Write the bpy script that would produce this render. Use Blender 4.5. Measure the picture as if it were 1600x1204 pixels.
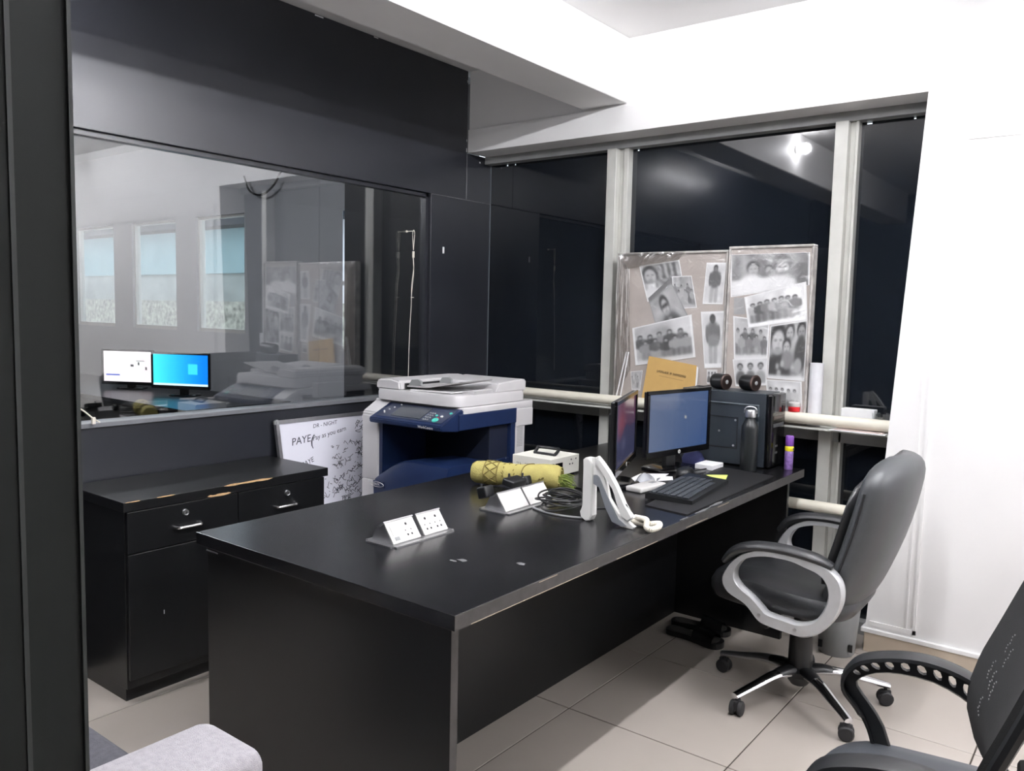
import bpy, bmesh, math, random
import numpy as np
from mathutils import Vector, Matrix

random.seed(7); rng = np.random.default_rng(11)
S = bpy.context.scene
COL = S.collection
for o in list(bpy.data.objects): bpy.data.objects.remove(o)
R = math.radians

# ------------------------------------------------------------------ camera
cam = bpy.data.objects.new('camera', bpy.data.cameras.new('camera')); COL.objects.link(cam)
YAW, PITCH, ROLL, EYE = .655389, .0896872, .0220907, 1.42
f = Vector((-math.sin(YAW)*math.cos(PITCH), math.cos(YAW)*math.cos(PITCH), -math.sin(PITCH)))
rt = Vector((math.cos(YAW), math.sin(YAW), 0)); up = rt.cross(f)
r2 = math.cos(ROLL)*rt + math.sin(ROLL)*up; u2 = -math.sin(ROLL)*rt + math.cos(ROLL)*up
cam.matrix_world = Matrix(((r2.x, u2.x, -f.x, 0), (r2.y, u2.y, -f.y, 0), (r2.z, u2.z, -f.z, EYE), (0, 0, 0, 1)))
cam.data.sensor_width = 36; cam.data.lens = 36*1275.76/1600; cam.data.clip_start = .02
S.camera = cam

# ------------------------------------------------------------------ sky and exposure
w = bpy.data.worlds.new('sky'); S.world = w; w.use_nodes = True
w.node_tree.nodes['Background'].inputs[0].default_value = (.80, .90, 1.0, 1)
w.node_tree.nodes['Background'].inputs[1].default_value = 1.6
S.view_settings.view_transform = 'Standard'; S.view_settings.look = 'None'
S.view_settings.exposure = 0.62; S.view_settings.gamma = 1.0; S.view_settings.use_curve_mapping = False
TUBE_E = 190.0                                  # emission of the tube lamps
TUBES = [(-.60, .35, 1.55, 'white batten tube lamp on the ceiling towards the doorway'), (-.60, 1.95, 2.95, 'white batten tube lamp on the ceiling near the window pier'),
         (1.45, 2.15, 3.25, 'added fill tube out of view at the far right, brightening the pier wall'), (-2.78, .1, 1.1, 'dimmer added fill tube between beam and partition, lifting the shaded band')]  # both tubes here are added, unseen fill for pier wall and partition top

# ------------------------------------------------------------------ materials
def lin(c):
    return tuple(((x/255)/12.92 if x/255 <= .04045 else ((x/255+.055)/1.055)**2.4) for x in c)
MATS = {}
def mat(name, rgb, rough=.5, metal=0., spec=.5, noise=0., nscale=20., bump=0., bscale=80., coat=0., emit=None, ior=None, rvar=0.):
    if name in MATS: return MATS[name]
    m = bpy.data.materials.new(name); m.use_nodes = True
    nt = m.node_tree; b = nt.nodes['Principled BSDF']
    c = lin(rgb); b.inputs['Base Color'].default_value = (*c, 1)
    b.inputs['Roughness'].default_value = rough; b.inputs['Metallic'].default_value = metal
    b.inputs['Specular IOR Level'].default_value = spec
    if ior: b.inputs['IOR'].default_value = ior
    if coat: b.inputs['Coat Weight'].default_value = coat; b.inputs['Coat Roughness'].default_value = .08
    tc = nt.nodes.new('ShaderNodeTexCoord')
    if noise or rvar:
        n = nt.nodes.new('ShaderNodeTexNoise'); n.inputs['Scale'].default_value = nscale; n.inputs['Detail'].default_value = 6
        nt.links.new(tc.outputs['Object'], n.inputs['Vector'])
        if noise:
            r = nt.nodes.new('ShaderNodeValToRGB')
            r.color_ramp.elements[0].position = .3; r.color_ramp.elements[1].position = .7
            r.color_ramp.elements[0].color = (*[max(0, x*(1-noise)) for x in c], 1)
            r.color_ramp.elements[1].color = (*[min(1, x*(1+noise)) for x in c], 1)
            nt.links.new(n.outputs['Fac'], r.inputs['Fac']); nt.links.new(r.outputs['Color'], b.inputs['Base Color'])
        if rvar:
            mr = nt.nodes.new('ShaderNodeMapRange'); mr.inputs[1].default_value = .3; mr.inputs[2].default_value = .7
            mr.inputs[3].default_value = max(.02, rough-rvar); mr.inputs[4].default_value = rough+rvar
            nt.links.new(n.outputs['Fac'], mr.inputs[0]); nt.links.new(mr.outputs[0], b.inputs['Roughness'])
    if bump:
        n2 = nt.nodes.new('ShaderNodeTexNoise'); n2.inputs['Scale'].default_value = bscale; n2.inputs['Detail'].default_value = 4
        nt.links.new(tc.outputs['Object'], n2.inputs['Vector'])
        bp = nt.nodes.new('ShaderNodeBump'); bp.inputs['Strength'].default_value = bump; bp.inputs['Distance'].default_value = .005
        nt.links.new(n2.outputs['Fac'], bp.inputs['Height']); nt.links.new(bp.outputs['Normal'], b.inputs['Normal'])
    if emit:
        b.inputs['Emission Color'].default_value = (*lin(rgb), 1); b.inputs['Emission Strength'].default_value = emit
    MATS[name] = m; return m

def glassmat(name, tint, fac, rough=0.02):
    m = bpy.data.materials.new(name); m.use_nodes = True; nt = m.node_tree; nt.nodes.clear()
    out = nt.nodes.new('ShaderNodeOutputMaterial'); mx = nt.nodes.new('ShaderNodeMixShader')
    t = nt.nodes.new('ShaderNodeBsdfTransparent'); t.inputs[0].default_value = (*tint, 1)
    g = nt.nodes.new('ShaderNodeBsdfGlossy'); g.inputs['Roughness'].default_value = rough
    lw = nt.nodes.new('ShaderNodeLayerWeight'); lw.inputs[0].default_value = .5
    pw = nt.nodes.new('ShaderNodeMath'); pw.operation = 'POWER'; pw.inputs[1].default_value = 5.
    ma = nt.nodes.new('ShaderNodeMath'); ma.operation = 'MULTIPLY_ADD'; ma.inputs[1].default_value = 1-.04-fac; ma.inputs[2].default_value = .04+fac
    ma.use_clamp = True
    nt.links.new(lw.outputs['Facing'], pw.inputs[0]); nt.links.new(pw.outputs[0], ma.inputs[0]); nt.links.new(ma.outputs[0], mx.inputs[0])
    nt.links.new(t.outputs[0], mx.inputs[1]); nt.links.new(g.outputs[0], mx.inputs[2]); nt.links.new(mx.outputs[0], out.inputs[0])
    MATS[name] = m; return m

def attrmat(name, rough=.5, emit=0.):
    m = bpy.data.materials.new(name); m.use_nodes = True; nt = m.node_tree; b = nt.nodes['Principled BSDF']
    a = nt.nodes.new('ShaderNodeAttribute'); a.attribute_name = 'print'
    b.inputs['Roughness'].default_value = rough
    if emit:
        b.inputs['Base Color'].default_value = (.01, .01, .012, 1)
        nt.links.new(a.outputs['Color'], b.inputs['Emission Color']); b.inputs['Emission Strength'].default_value = emit
    else:
        nt.links.new(a.outputs['Color'], b.inputs['Base Color'])
    MATS[name] = m; return m

WHITEWALL = mat('white_paint', (236, 235, 234), .55, noise=.02, nscale=3, bump=.05, bscale=60)
CEILM = mat('ceiling_paint', (232, 231, 230), .7, noise=.02, nscale=2)
LAM = mat('black_laminate', (35, 37, 43), .34, spec=.6, noise=.10, nscale=4, rvar=.03)
LAMD = mat('desk_laminate', (21, 21, 23), .24, noise=.10, nscale=3, rvar=.03)
LAMC = mat('cabinet_laminate', (13, 14, 16), .36, noise=.15, nscale=5)
EDGE = mat('desk_edge_band', (58, 56, 55), .45, noise=.2, nscale=30)
WOODCHIP = mat('exposed_chipboard', (196, 160, 118), .8, noise=.2, nscale=120)
SCUFF = mat('scuff_grey', (92, 92, 94), .6, noise=.3, nscale=60)
TILE = mat('beige_tile', (174, 166, 158), .22, noise=.03, nscale=3, rvar=.04)
GROUT = mat('grout', (62, 55, 50), .8)
SKIRT = mat('beige_skirting', (190, 176, 158), .4, noise=.06, nscale=8)
ALU = mat('aluminium_frame', (196, 196, 190), .45, noise=.08, nscale=9)
ALUD = mat('aluminium_grey', (150, 151, 150), .45, noise=.1, nscale=9)
PIPE = mat('cream_pipe', (222, 217, 202), .35, noise=.03, nscale=12)
FILM = mat('black_film_glass', (20, 24, 30), .03, spec=.8, noise=.2, nscale=2)
PGLASS = glassmat('partition_glass', (.92, .94, .95), .125, .012)
CLEARG = glassmat('clear_glass', (.95, .97, .97), .03)
POST = mat('dark_green_frame', (14, 18, 17), .6, spec=.25, noise=.06, nscale=5)
SOCK = mat('socket_white', (206, 204, 201), .35)
STEEL = mat('brushed_steel', (190, 190, 192), .28, metal=.9, noise=.06, nscale=40)
CHROME = mat('chrome', (225, 225, 228), .12, metal=1.)
SILVER = mat('silver_plastic', (196, 197, 198), .30, metal=.35, noise=.05, nscale=30)
BLKP = mat('black_plastic', (20, 21, 23), .38, noise=.1, nscale=30)
BLKG = mat('black_gloss', (12, 12, 14), .15)
LEATH = mat('black_leather', (36, 37, 39), .36, noise=.12, nscale=6, bump=.12, bscale=420, rvar=.05)
LEATHG = mat('grey_leather_back', (70, 72, 74), .42, noise=.08, nscale=5, bump=.10, bscale=420, rvar=.06)
SEATG = mat('grey_black_seat', (64, 67, 72), .48, noise=.06, nscale=4, bump=.06, bscale=300)
MESHM = mat('black_mesh_fabric', (11, 12, 13), .75, bump=.6, bscale=900)
RUB = mat('rubber', (28, 28, 30), .6)
PWHITE = mat('printer_white', (198, 196, 197), .42, noise=.02, nscale=10)
PGREY = mat('printer_grey', (176, 174, 174), .45)
PBLUE = mat('printer_blue', (22, 37, 70), .35, noise=.08, nscale=6)
PBLUED = mat('printer_inner', (20, 26, 44), .5)
PSCR = mat('printer_screen', (70, 74, 80), .15)
PANEL = mat('panel_grey', (52, 58, 76), .3)
GREENB = mat('start_button', (70, 190, 170), .3)
PAPER = mat('paper', (235, 235, 236), .6, noise=.02, nscale=30)
INK = mat('ink', (46, 48, 62), .6)
WBOARD = mat('whiteboard', (226, 226, 236), .25, noise=.02, nscale=5)
UPSW = mat('ups_white', (232, 230, 220), .4, noise=.02, nscale=14)
TOWEL = mat('yellow_mat', (164, 154, 90), .85, noise=.10, nscale=30, bump=.5, bscale=300)
TOWELD = mat('olive_pattern', (112, 100, 52), .85)
TASSEL = mat('green_tassel', (108, 124, 52), .8, noise=.3, nscale=60)
PHONEW = mat('phone_white', (228, 227, 224), .35)
CORDW = mat('cord_cream', (226, 220, 206), .45)
GREYCAB = mat('grey_cable', (140, 140, 142), .5)
PCB = mat('pc_case', (40, 46, 52), .42, noise=.06, nscale=12)
BOTTLE = mat('bottle_black', (24, 27, 29), .38)
PURPLE = mat('purple_can', (112, 66, 150), .35)
PURPL2 = mat('purple_can_print', (120, 92, 150), .4, noise=.45, nscale=70)
YELLOW = mat('yellow_band', (226, 212, 40), .4)
NOTE = mat('sticky_note', (214, 228, 118), .7)
BROWN = mat('brown_paper', (196, 160, 98), .7, noise=.05, nscale=14)
BOARDM = mat('board_fabric', (190, 181, 174), .7, noise=.10, nscale=5)
BOARDE = mat('board_edge', (120, 112, 106), .5, noise=.3, nscale=20)
RED = mat('red_label', (196, 34, 40), .4)
GREYP = mat('grey_plastic', (140, 142, 142), .45)
FELT = mat('grey_felt', (166, 163, 167), .95, noise=.10, nscale=90, bump=.8, bscale=500)
SOFAD = mat('charcoal_fabric', (74, 74, 80), .95, noise=.15, nscale=90, bump=.6, bscale=500)
PRINT = attrmat('photo_print', .45)
SCREEN = attrmat('screen_image', .2, 1.0)
LAMPE = mat('lamp_tube', (250, 250, 255), .5, emit=TUBE_E)
TEAL = mat('teal_wall', (160, 188, 192), .8, noise=.06, nscale=2)
CONC = mat('weathered_concrete', (176, 180, 176), .9, noise=.2, nscale=1.5)
BANK = mat('gravel_bank', (166, 162, 150), 1., noise=.6, nscale=9)
DARKR = mat('dark_roof', (44, 50, 58), .8)
GREYW = mat('grey_room_paint', (176, 177, 180), .7, noise=.03, nscale=3)
CURT = mat('grey_roller_blind', (150, 154, 160), .8, noise=.04, nscale=4)
CARP = mat('dark_floor', (70, 70, 72), .6)

def wrapmat():
    m = glassmat('plastic_wrap', (.99, .99, .99), .06, .20); nt = m.node_tree
    tc = nt.nodes.new('ShaderNodeTexCoord'); n = nt.nodes.new('ShaderNodeTexNoise'); n.inputs['Scale'].default_value = 14
    n.inputs['Detail'].default_value = 3; n.inputs['Distortion'].default_value = 1.5
    bp = nt.nodes.new('ShaderNodeBump'); bp.inputs['Strength'].default_value = .9; bp.inputs['Distance'].default_value = .01
    nt.links.new(tc.outputs['Object'], n.inputs['Vector']); nt.links.new(n.outputs['Fac'], bp.inputs['Height'])
    for nd in nt.nodes:
        if nd.type == 'BSDF_GLOSSY': nt.links.new(bp.outputs['Normal'], nd.inputs['Normal'])
    return m
WRAP = wrapmat()

# ------------------------------------------------------------------ mesh helpers
def link(o): COL.objects.link(o); return o
def mesh_obj(name, bm, m, parent=None, smooth=False, local=False):
    """one mesh object; coordinates are world unless local=True (then in the parent's space)"""
    if parent is not None and not local:
        bm.transform(parent_matrix(parent).inverted())
    bmesh.ops.recalc_face_normals(bm, faces=bm.faces)
    me = bpy.data.meshes.new(name); bm.to_mesh(me); bm.free()
    for mm in (m if isinstance(m, (list, tuple)) else [m]): me.materials.append(mm)
    if smooth:
        for p in me.polygons: p.use_smooth = True
        try: me.set_sharp_from_angle(angle=R(38))
        except Exception: pass
    o = link(bpy.data.objects.new(name, me))
    if parent is not None: o.parent = parent
    return o
def parent_matrix(o):
    m = Matrix.LocRotScale(o.location, o.rotation_euler, o.scale)
    return parent_matrix(o.parent) @ m if o.parent else m
def thing(name, label, cat, loc=(0, 0, 0), rz=0., group=None):
    o = link(bpy.data.objects.new(name, None)); o.empty_display_size = .05
    o.location = loc; o.rotation_euler = (0, 0, rz)
    o['label'] = label; o['category'] = cat
    if group: o['group'] = group
    return o
def tag(o, label, cat, group=None):
    o['label'] = label; o['category'] = cat
    if group: o['group'] = group
    return o
def struct(o): o['kind'] = 'structure'; return o
def sroot(name): return struct(link(bpy.data.objects.new(name, None)))
def stuff(o): o['kind'] = 'stuff'; return o

def B(): return bmesh.new()
def box(bm, x0, x1, y0, y1, z0, z1, bev=0., mi=0, seg=2):
    v = [bm.verts.new(p) for p in ((x0, y0, z0), (x1, y0, z0), (x1, y1, z0), (x0, y1, z0), (x0, y0, z1), (x1, y0, z1), (x1, y1, z1), (x0, y1, z1))]
    fs = [bm.faces.new([v[i] for i in q]) for q in ((0, 3, 2, 1), (4, 5, 6, 7), (0, 1, 5, 4), (1, 2, 6, 5), (2, 3, 7, 6), (3, 0, 4, 7))]
    for q in fs: q.material_index = mi
    if bev:
        es = list({e for q in fs for e in q.edges})
        r = bmesh.ops.bevel(bm, geom=es, offset=bev, segments=seg, profile=.5, affect='EDGES')
        for q in r['faces']: q.material_index = mi
    return bm
def bx(x0, x1, y0, y1, z0, z1, bev=0., seg=2): return box(B(), x0, x1, y0, y1, z0, z1, bev, 0, seg)
def rings(bm, rs, closed=False, cap=True, mi=0):
    """loft through rings of equal point count"""
    vs = [[bm.verts.new(p) for p in r] for r in rs]; n = len(vs[0]); m = len(vs)
    for a in range(m if closed else m-1):
        A, Bq = vs[a], vs[(a+1) % m]
        for i in range(n):
            q = bm.faces.new((A[i], A[(i+1) % n], Bq[(i+1) % n], Bq[i])); q.material_index = mi
    if cap and not closed:
        bm.faces.new(vs[0][::-1]).material_index = mi; bm.faces.new(vs[-1]).material_index = mi
    return bm
def lathe(bm, prof, c=(0, 0, 0), seg=24, axis='z', mi=0):
    rs = []
    for r, h in prof:
        ring = []
        for k in range(seg):
            a = 2*math.pi*k/seg; x, y = max(r, 1e-5)*math.cos(a), max(r, 1e-5)*math.sin(a)
            p = {'z': (x, y, h), 'x': (h, x, y), 'y': (x, h, y)}[axis]
            ring.append((c[0]+p[0], c[1]+p[1], c[2]+p[2]))
        rs.append(ring)
    return rings(bm, rs, mi=mi)
def smoothpath(pts, n=6, closed=False):
    P = [Vector(p) for p in pts]; out = []; m = len(P)
    for i in range(m if closed else m-1):
        p0 = P[(i-1) % m] if closed or i > 0 else P[0]; p1 = P[i]; p2 = P[(i+1) % m]
        p3 = P[(i+2) % m] if closed or i+2 < m else P[-1]
        for k in range(n):
            t = k/n; out.append(.5*((2*p1)+(p2-p0)*t+(2*p0-5*p1+4*p2-p3)*t*t+(3*p1-p0-3*p2+p3)*t**3))
    if not closed: out.append(P[-1])
    return out
def tube(bm, pts, r, seg=8, closed=False, flat=1., upv=(0, 0, 1), mi=0):
    """round (or flattened) tube along a polyline; r number or list; flat scales the up-axis radius"""
    P = [Vector(p) for p in pts]; n = len(P); rs = []; U = Vector(upv)
    for i, p in enumerate(P):
        if closed: t = P[(i+1) % n]-P[i-1]
        else: t = P[min(i+1, n-1)]-P[max(i-1, 0)]
        t.normalize(); s = t.cross(U)
        if s.length < 1e-4: s = t.cross(Vector((1, 0, 0)))
        s.normalize(); u = s.cross(t); rr = r[i] if isinstance(r, (list, tuple)) else r
        rs.append([p+rr*(math.cos(2*math.pi*k/seg)*s+flat*math.sin(2*math.pi*k/seg)*u) for k in range(seg)])
    return rings(bm, rs, closed=closed, mi=mi)
def prism(bm, poly, d0, d1, plane='xz', mi=0):
    """extrude a polygon given in a plane between two values on the third axis"""
    def P(a, b, c): return {'xz': (a, c, b), 'yz': (c, a, b), 'xy': (a, b, c)}[plane]
    A = [bm.verts.new(P(a, b, d0)) for a, b in poly]; C = [bm.verts.new(P(a, b, d1)) for a, b in poly]; n = len(poly)
    bm.faces.new(A[::-1]).material_index = mi; bm.faces.new(C).material_index = mi
    for i in range(n): bm.faces.new((A[i], A[(i+1) % n], C[(i+1) % n], C[i])).material_index = mi
    return bm
def ringprism(bm, outer, inner, y0, y1):
    """closed flat hoop in the xz plane (outer and inner outlines of equal length), extruded along y with eased edges"""
    n = len(outer); e = (y1-y0)*.22
    def mixp(a, b, t): return (a[0]*(1-t)+b[0]*t, a[1]*(1-t)+b[1]*t)
    prof = [(0., y0+e), (.12, y0), (.88, y0), (1., y0+e), (1., y1-e), (.88, y1), (.12, y1), (0., y1-e)]
    rs = []
    for a, b in zip(outer, inner):
        rs.append([(mixp(a, b, t)[0], y, mixp(a, b, t)[1]) for t, y in prof])
    return rings(bm, rs, closed=True)
def superring(cx, cy, z, rx, ry, n=28, p=3.2):
    out = []
    for k in range(n):
        a = 2*math.pi*k/n; c, s = math.cos(a), math.sin(a)
        out.append((cx+rx*math.copysign(abs(c)**(2/p), c), cy+ry*math.copysign(abs(s)**(2/p), s), z))
    return out
def textmesh(txt, size, m, name, parent, mw, ext=.0004):
    """lettering as flat mesh, placed by a local matrix in its parent's space"""
    cu = bpy.data.curves.new('t', 'FONT'); cu.body = txt; cu.size = size; cu.extrude = ext; cu.resolution_u = 2
    o = bpy.data.objects.new('t', cu); COL.objects.link(o)
    dg = bpy.context.evaluated_depsgraph_get(); dg.update()
    me = bpy.data.meshes.new_from_object(o.evaluated_get(dg)); bpy.data.objects.remove(o); bpy.data.curves.remove(cu)
    me.transform(mw); me.materials.clear(); me.materials.append(m); me.name = name
    q = link(bpy.data.objects.new(name, me)); q.parent = parent
    return q
def frame_m(origin, xa, ya):
    xa = Vector(xa).normalized(); ya = Vector(ya).normalized(); za = xa.cross(ya)
    return Matrix(((xa.x, ya.x, za.x, origin[0]), (xa.y, ya.y, za.y, origin[1]), (xa.z, ya.z, za.z, origin[2]), (0, 0, 0, 1)))
def attr_grid(name, arr, corner, m, parent=None, local=False):
    """flat printed sheet: arr (h,w) grey or (h,w,3) sRGB 0..1, corner(u,v)->point, v down"""
    if arr.ndim == 2: arr = np.repeat(arr[:, :, None], 3, 2)
    h, wd = arr.shape[:2]; a = np.clip(arr, 0, 1); L = np.where(a <= .04045, a/12.92, ((a+.055)/1.055)**2.4)
    vs = [tuple(corner(i/(wd-1), j/(h-1))) for j in range(h) for i in range(wd)]
    fs = [(j*wd+i, (j+1)*wd+i, (j+1)*wd+i+1, j*wd+i+1) for j in range(h-1) for i in range(wd-1)]
    if parent is not None and not local:
        pm = parent_matrix(parent).inverted(); vs = [tuple(pm @ Vector(v)) for v in vs]
    me = bpy.data.meshes.new(name); me.from_pydata(vs, [], fs); me.materials.append(m)
    at = me.color_attributes.new('print', 'FLOAT_COLOR', 'POINT')
    at.data.foreach_set('color', np.concatenate([L, np.ones((h, wd, 1))], 2).astype(np.float32).ravel())
    o = link(bpy.data.objects.new(name, me))
    if parent is not None: o.parent = parent
    return o

# ================================================================== SETTING
XP, YW, ZC = -3.17, 3.652, 2.79           # partition plane, front of window wall, ceiling
# ---- floor with tiles
fl = struct(mesh_obj('floor', bx(-3.25, 2.7, -2.1, 4.0, -.05, -.004), GROUT))
GX, GY, TS = -1.545, 2.39, .6014
def tile_poly(x0, x1, y0, y1):
    return bx(x0, x1, y0, y1, -.004, 0., .0015, 1)
full = None
for i in range(-4, 9):
    for j in range(-9, 4):
        x0, y0 = GX+i*TS+.0022, GY+j*TS+.0022; x1, y1 = x0+TS-.0044, y0+TS-.0044
        a, b_, c, d = max(x0, -3.16), min(x1, 2.6), max(y0, -2.0), min(y1, 3.9)
        if b_-a < .02 or d-c < .02: continue
        whole = abs((b_-a)-(TS-.0044)) < 1e-6 and abs((d-c)-(TS-.0044)) < 1e-6
        if whole and full is not None:
            o = bpy.data.objects.new('tile', full); link(o); o.location = (a, c, 0); o.parent = fl
        else:
            o = mesh_obj('tile', tile_poly(0, b_-a, 0, d-c), TILE); o.location = (a, c, 0); o.parent = fl
            if whole: full = o.data
# ---- ceiling, beam
struct(mesh_obj('ceiling', bx(-3.25, 2.7, -2.1, 3.9, ZC, ZC+.08), CEILM))
struct(mesh_obj('trim_1', bx(-2.39, -2.125, -2.05, YW+.012, 2.474, ZC-.001, .004, 1), WHITEWALL))
# ---- window wall: lintel, upper wall, slanted pier
bw = B(); box(bw, XP+.002, 2.6, YW+.012, 3.95, 2.462, ZC-.001)
box(bw, XP+.002, 2.6, YW, 3.95, 2.331, 2.462, .003)
wall_back = struct(mesh_obj('wall_back', bw, WHITEWALL))
pier = B(); prism(pier, [(-.857, .10), (2.6, .10), (2.6, 2.331), (-.746, 2.331)], YW, 3.95, 'xz')
pr_ = mesh_obj('wall_pier', pier, WHITEWALL, wall_back)
# framed strip on the pier and faint cladding joints
t = B(); box(t, -.672, -.660, YW-.006, YW, .118, 2.2); box(t, -.84, -.66, YW-.006, YW, .118, .135)
mesh_obj('cladding_strip', t, WHITEWALL, wall_back)
t = B(); box(t, -.700, -.694, YW-.0035, YW, .135, 2.2); mesh_obj('cladding_strip', t, WHITEWALL, wall_back)
t = B(); box(t, -.60, 1.6, YW-.004, YW, 2.128, 2.133); mesh_obj('cladding_joint', t, WHITEWALL, wall_back)
bb = struct(mesh_obj('baseboard_back', bx(-.858, 2.6, YW-.012, 3.94, 0., .085, .002, 1), SKIRT))
mesh_obj('skirting_cap', bx(-.872, 2.6, YW-.016, 3.94, .085, .104, .002, 1), WHITEWALL, bb)
# ---- unseen sides of the room
struct(mesh_obj('wall_right', bx(2.6, 2.7, -2.1, 3.95, 0, ZC), WHITEWALL))
struct(mesh_obj('wall_front', bx(-3.25, 2.7, -2.1, -2.0, 0, ZC), mat('matt_dark_paint', (34, 36, 41), .85, spec=.2)))
# ---- left partition: dark laminate panels around a big fixed pane
wl = sroot('wall_left')
GB, GT, GY0, GY1 = .958, 2.062, .9, 3.352
def panel(y0, y1, z0, z1, x1=XP, th=.08):
    return mesh_obj('panel', bx(x1-th, x1, y0, y1, z0, z1, .0015, 1), LAM, wl)
panel(-2.0, 3.649, GT+.002, ZC-.002)
panel(GY1+.002, 3.93, 0.0, GT-.001, XP-.001)
panel(3.649, 3.93, GT+.002, 2.330)
panel(-2.0, GY1, 0.0, GB-.001)
panel(-2.0, GY0, GB+.001, GT)
mesh_obj('panel_joint_strip', bx(XP-.03, XP+.0012, GY1+.004, 3.93, GT-.0014, GT+.0022), SCUFF, wl)
win1 = sroot('window_1')
fb = B(); box(fb, XP-.085, XP+.012, GY0, GY1, GB-.016, GB+.002, .002); mesh_obj('window_sill', fb, mat('sill_grey', (112, 114, 118), .35), win1)
fb = B(); box(fb, XP-.06, XP-.02, GY0, GY1, GT-.018, GT+.001); box(fb, XP-.06, XP-.02, GY1-.02, GY1+.001, GB, GT); mesh_obj('window_frame', fb, LAM, win1)
mesh_obj('pane', bx(XP-.044, XP-.038, GY0, GY1-.018, GB, GT-.016), PGLASS, win1)
# tiny paint flaw on the partition
mesh_obj('paint_chip', bx(XP-.001, XP+.0006, 3.452, 3.466, 1.742, 1.778), PAPER, wl)
for (y, z, a, b_) in ((3.646, 2.345, .004, .022), (3.646, 2.40, .003, .012), (3.77, 2.293, .010, .008), (3.645, 2.73, .003, .014), (2.6, 2.782, .05, .006), (2.95, 2.783, .03, .005)):
    mesh_obj('paint_chip', bx(XP-.001, XP+.0006, y-a, y, z-b_/2, z+b_/2), PAPER, wl)

# ---- back windows: aluminium frame, black-filmed panes, ledge
win2 = sroot('window_2')
YF = 3.82
fr = [('head_frame', -3.169, -.78, YF-.012, 3.90, 2.288, 2.331), ('floor_frame', -3.16, -.85, YF, 3.90, 0, .06),
      ('transom', -3.16, -.83, YF, 3.90, .862, .927), ('mullion', -2.312, -2.256, YF-.03, 3.90, 0, 2.288), ('mullion', -1.142, -1.086, YF-.03, 3.90, 0, 2.288)]
for n, x0, x1, y0, y1, z0, z1 in fr:
    mesh_obj(n, bx(x0, x1, y0, y1, z0, z1, .002, 1), ALUD if n in ('transom', 'head_frame', 'floor_frame') else ALU, win2)
for x0, x1 in ((-2.256, -2.226), (-2.226, -2.20), (-1.086, -1.062), (-1.062, -1.05)):
    mesh_obj('sash_frame', bx(x0, x1, YF+(.012 if x0 in (-2.256, -1.086) else .0), 3.90, .06, 2.288, .0015, 1), ALU, win2)
for i, (x0, x1) in enumerate(((-3.165, -2.312), (-2.20, -1.142), (-1.05, -.74))):
    mesh_obj('pane', bx(x0, x1, 3.868, 3.874, .06, .862), FILM, win2)
    p = B(); box(p, x0, x1, 3.868, 3.874, .927, 2.278)              # a few pin gaps along the top let daylight in
    gaps = {0: [(-3.05, .012), (-2.99, .009)], 1: [(-2.175, .012)], 2: [(-1.03, .022), (-.84, .009)]}[i]
    x = x0
    for gx, gw in gaps:
        box(p, x, gx, 3.868, 3.874, 2.278, 2.289); x = gx+gw
    box(p, x, x1, 3.868, 3.874, 2.278, 2.289)
    mesh_obj('pane', p, FILM, win2)
mesh_obj('window_sill', bx(-3.16, -.80, 3.69, YF, .925, .935, .002, 1), ALU, win2)

for z, nm in ((.973, 'cream painted pipe rail running above the window ledge behind the monitors'), (.582, 'lower cream pipe rail across the window near knee height')):
    x1 = -.80 if z > .7 else -.82
    t = B(); tube(t, [(-3.165, 3.70, z), (x1, 3.70, z-.001)], .0255, 16)
    tag(mesh_obj('pipe_rail', t, PIPE, smooth=True), nm, 'rail')

# ---- door post close to the camera
bpst = B(); box(bpst, -.90, -.745, -.9, .337, 0, ZC-.002, .002)
post = struct(mesh_obj('wall_post', bpst, POST))
mesh_obj('joint_bead', bx(-.746, -.7435, .286, .290, .02, ZC-.02), mat('bead_grey', (30, 35, 33), .6), post)
mesh_obj('joint_bead', bx(-.7465, -.742, .334, .3375, .02, ZC-.02), mat('bead_grey', (30, 35, 33), .6), post)

# ---- ceiling batten lamps, added fill tubes included
for x, y0, y1, lb in TUBES:
    L = thing('tube_lamp', lb, 'lamp', (x, (y0+y1)/2, ZC), group='batten tube lamps')
    mesh_obj('housing', bx(x-.014, x+.014, y0, y1, ZC-.03, ZC, .003, 1), SOCK, L)
    t = B(); lathe(t, [(.016, y0+.02), (.016, y1-.02)], (x, 0, ZC-.095), 16, 'y'); mesh_obj('tube', t, LAMPE if x > -2 else mat('fill_tube', (250, 250, 255), .5, emit=TUBE_E*.75), L, smooth=True)
    for y in (y0+.2, y1-.2):
        t = B(); lathe(t, [(.002, ZC-.082), (.002, ZC-.029)], (x, y, 0), 6); mesh_obj('hanger', t, STEEL, L)

L = thing('bulb_lamp', 'round bulb lamp fixed to the side of the white beam', 'lamp', (-2.123, 1.60, 2.66))
t = B(); lathe(t, [(.032, 0), (.032, .012), (.020, .016), (.019, .035)], (-2.125, 1.60, 2.66), 20, 'x'); mesh_obj('holder', t, SOCK, L, smooth=True)
t = B(); lathe(t, [(.014, .034), (.024, .045), (.031, .062), (.031, .078), (.022, .096), (.008, .104), (0, .105)], (-2.125, 1.60, 2.66), 20, 'x'); mesh_obj('bulb', t, mat('bulb_glow', (250, 250, 255), .5, emit=TUBE_E*1.6), L, smooth=True)

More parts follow.
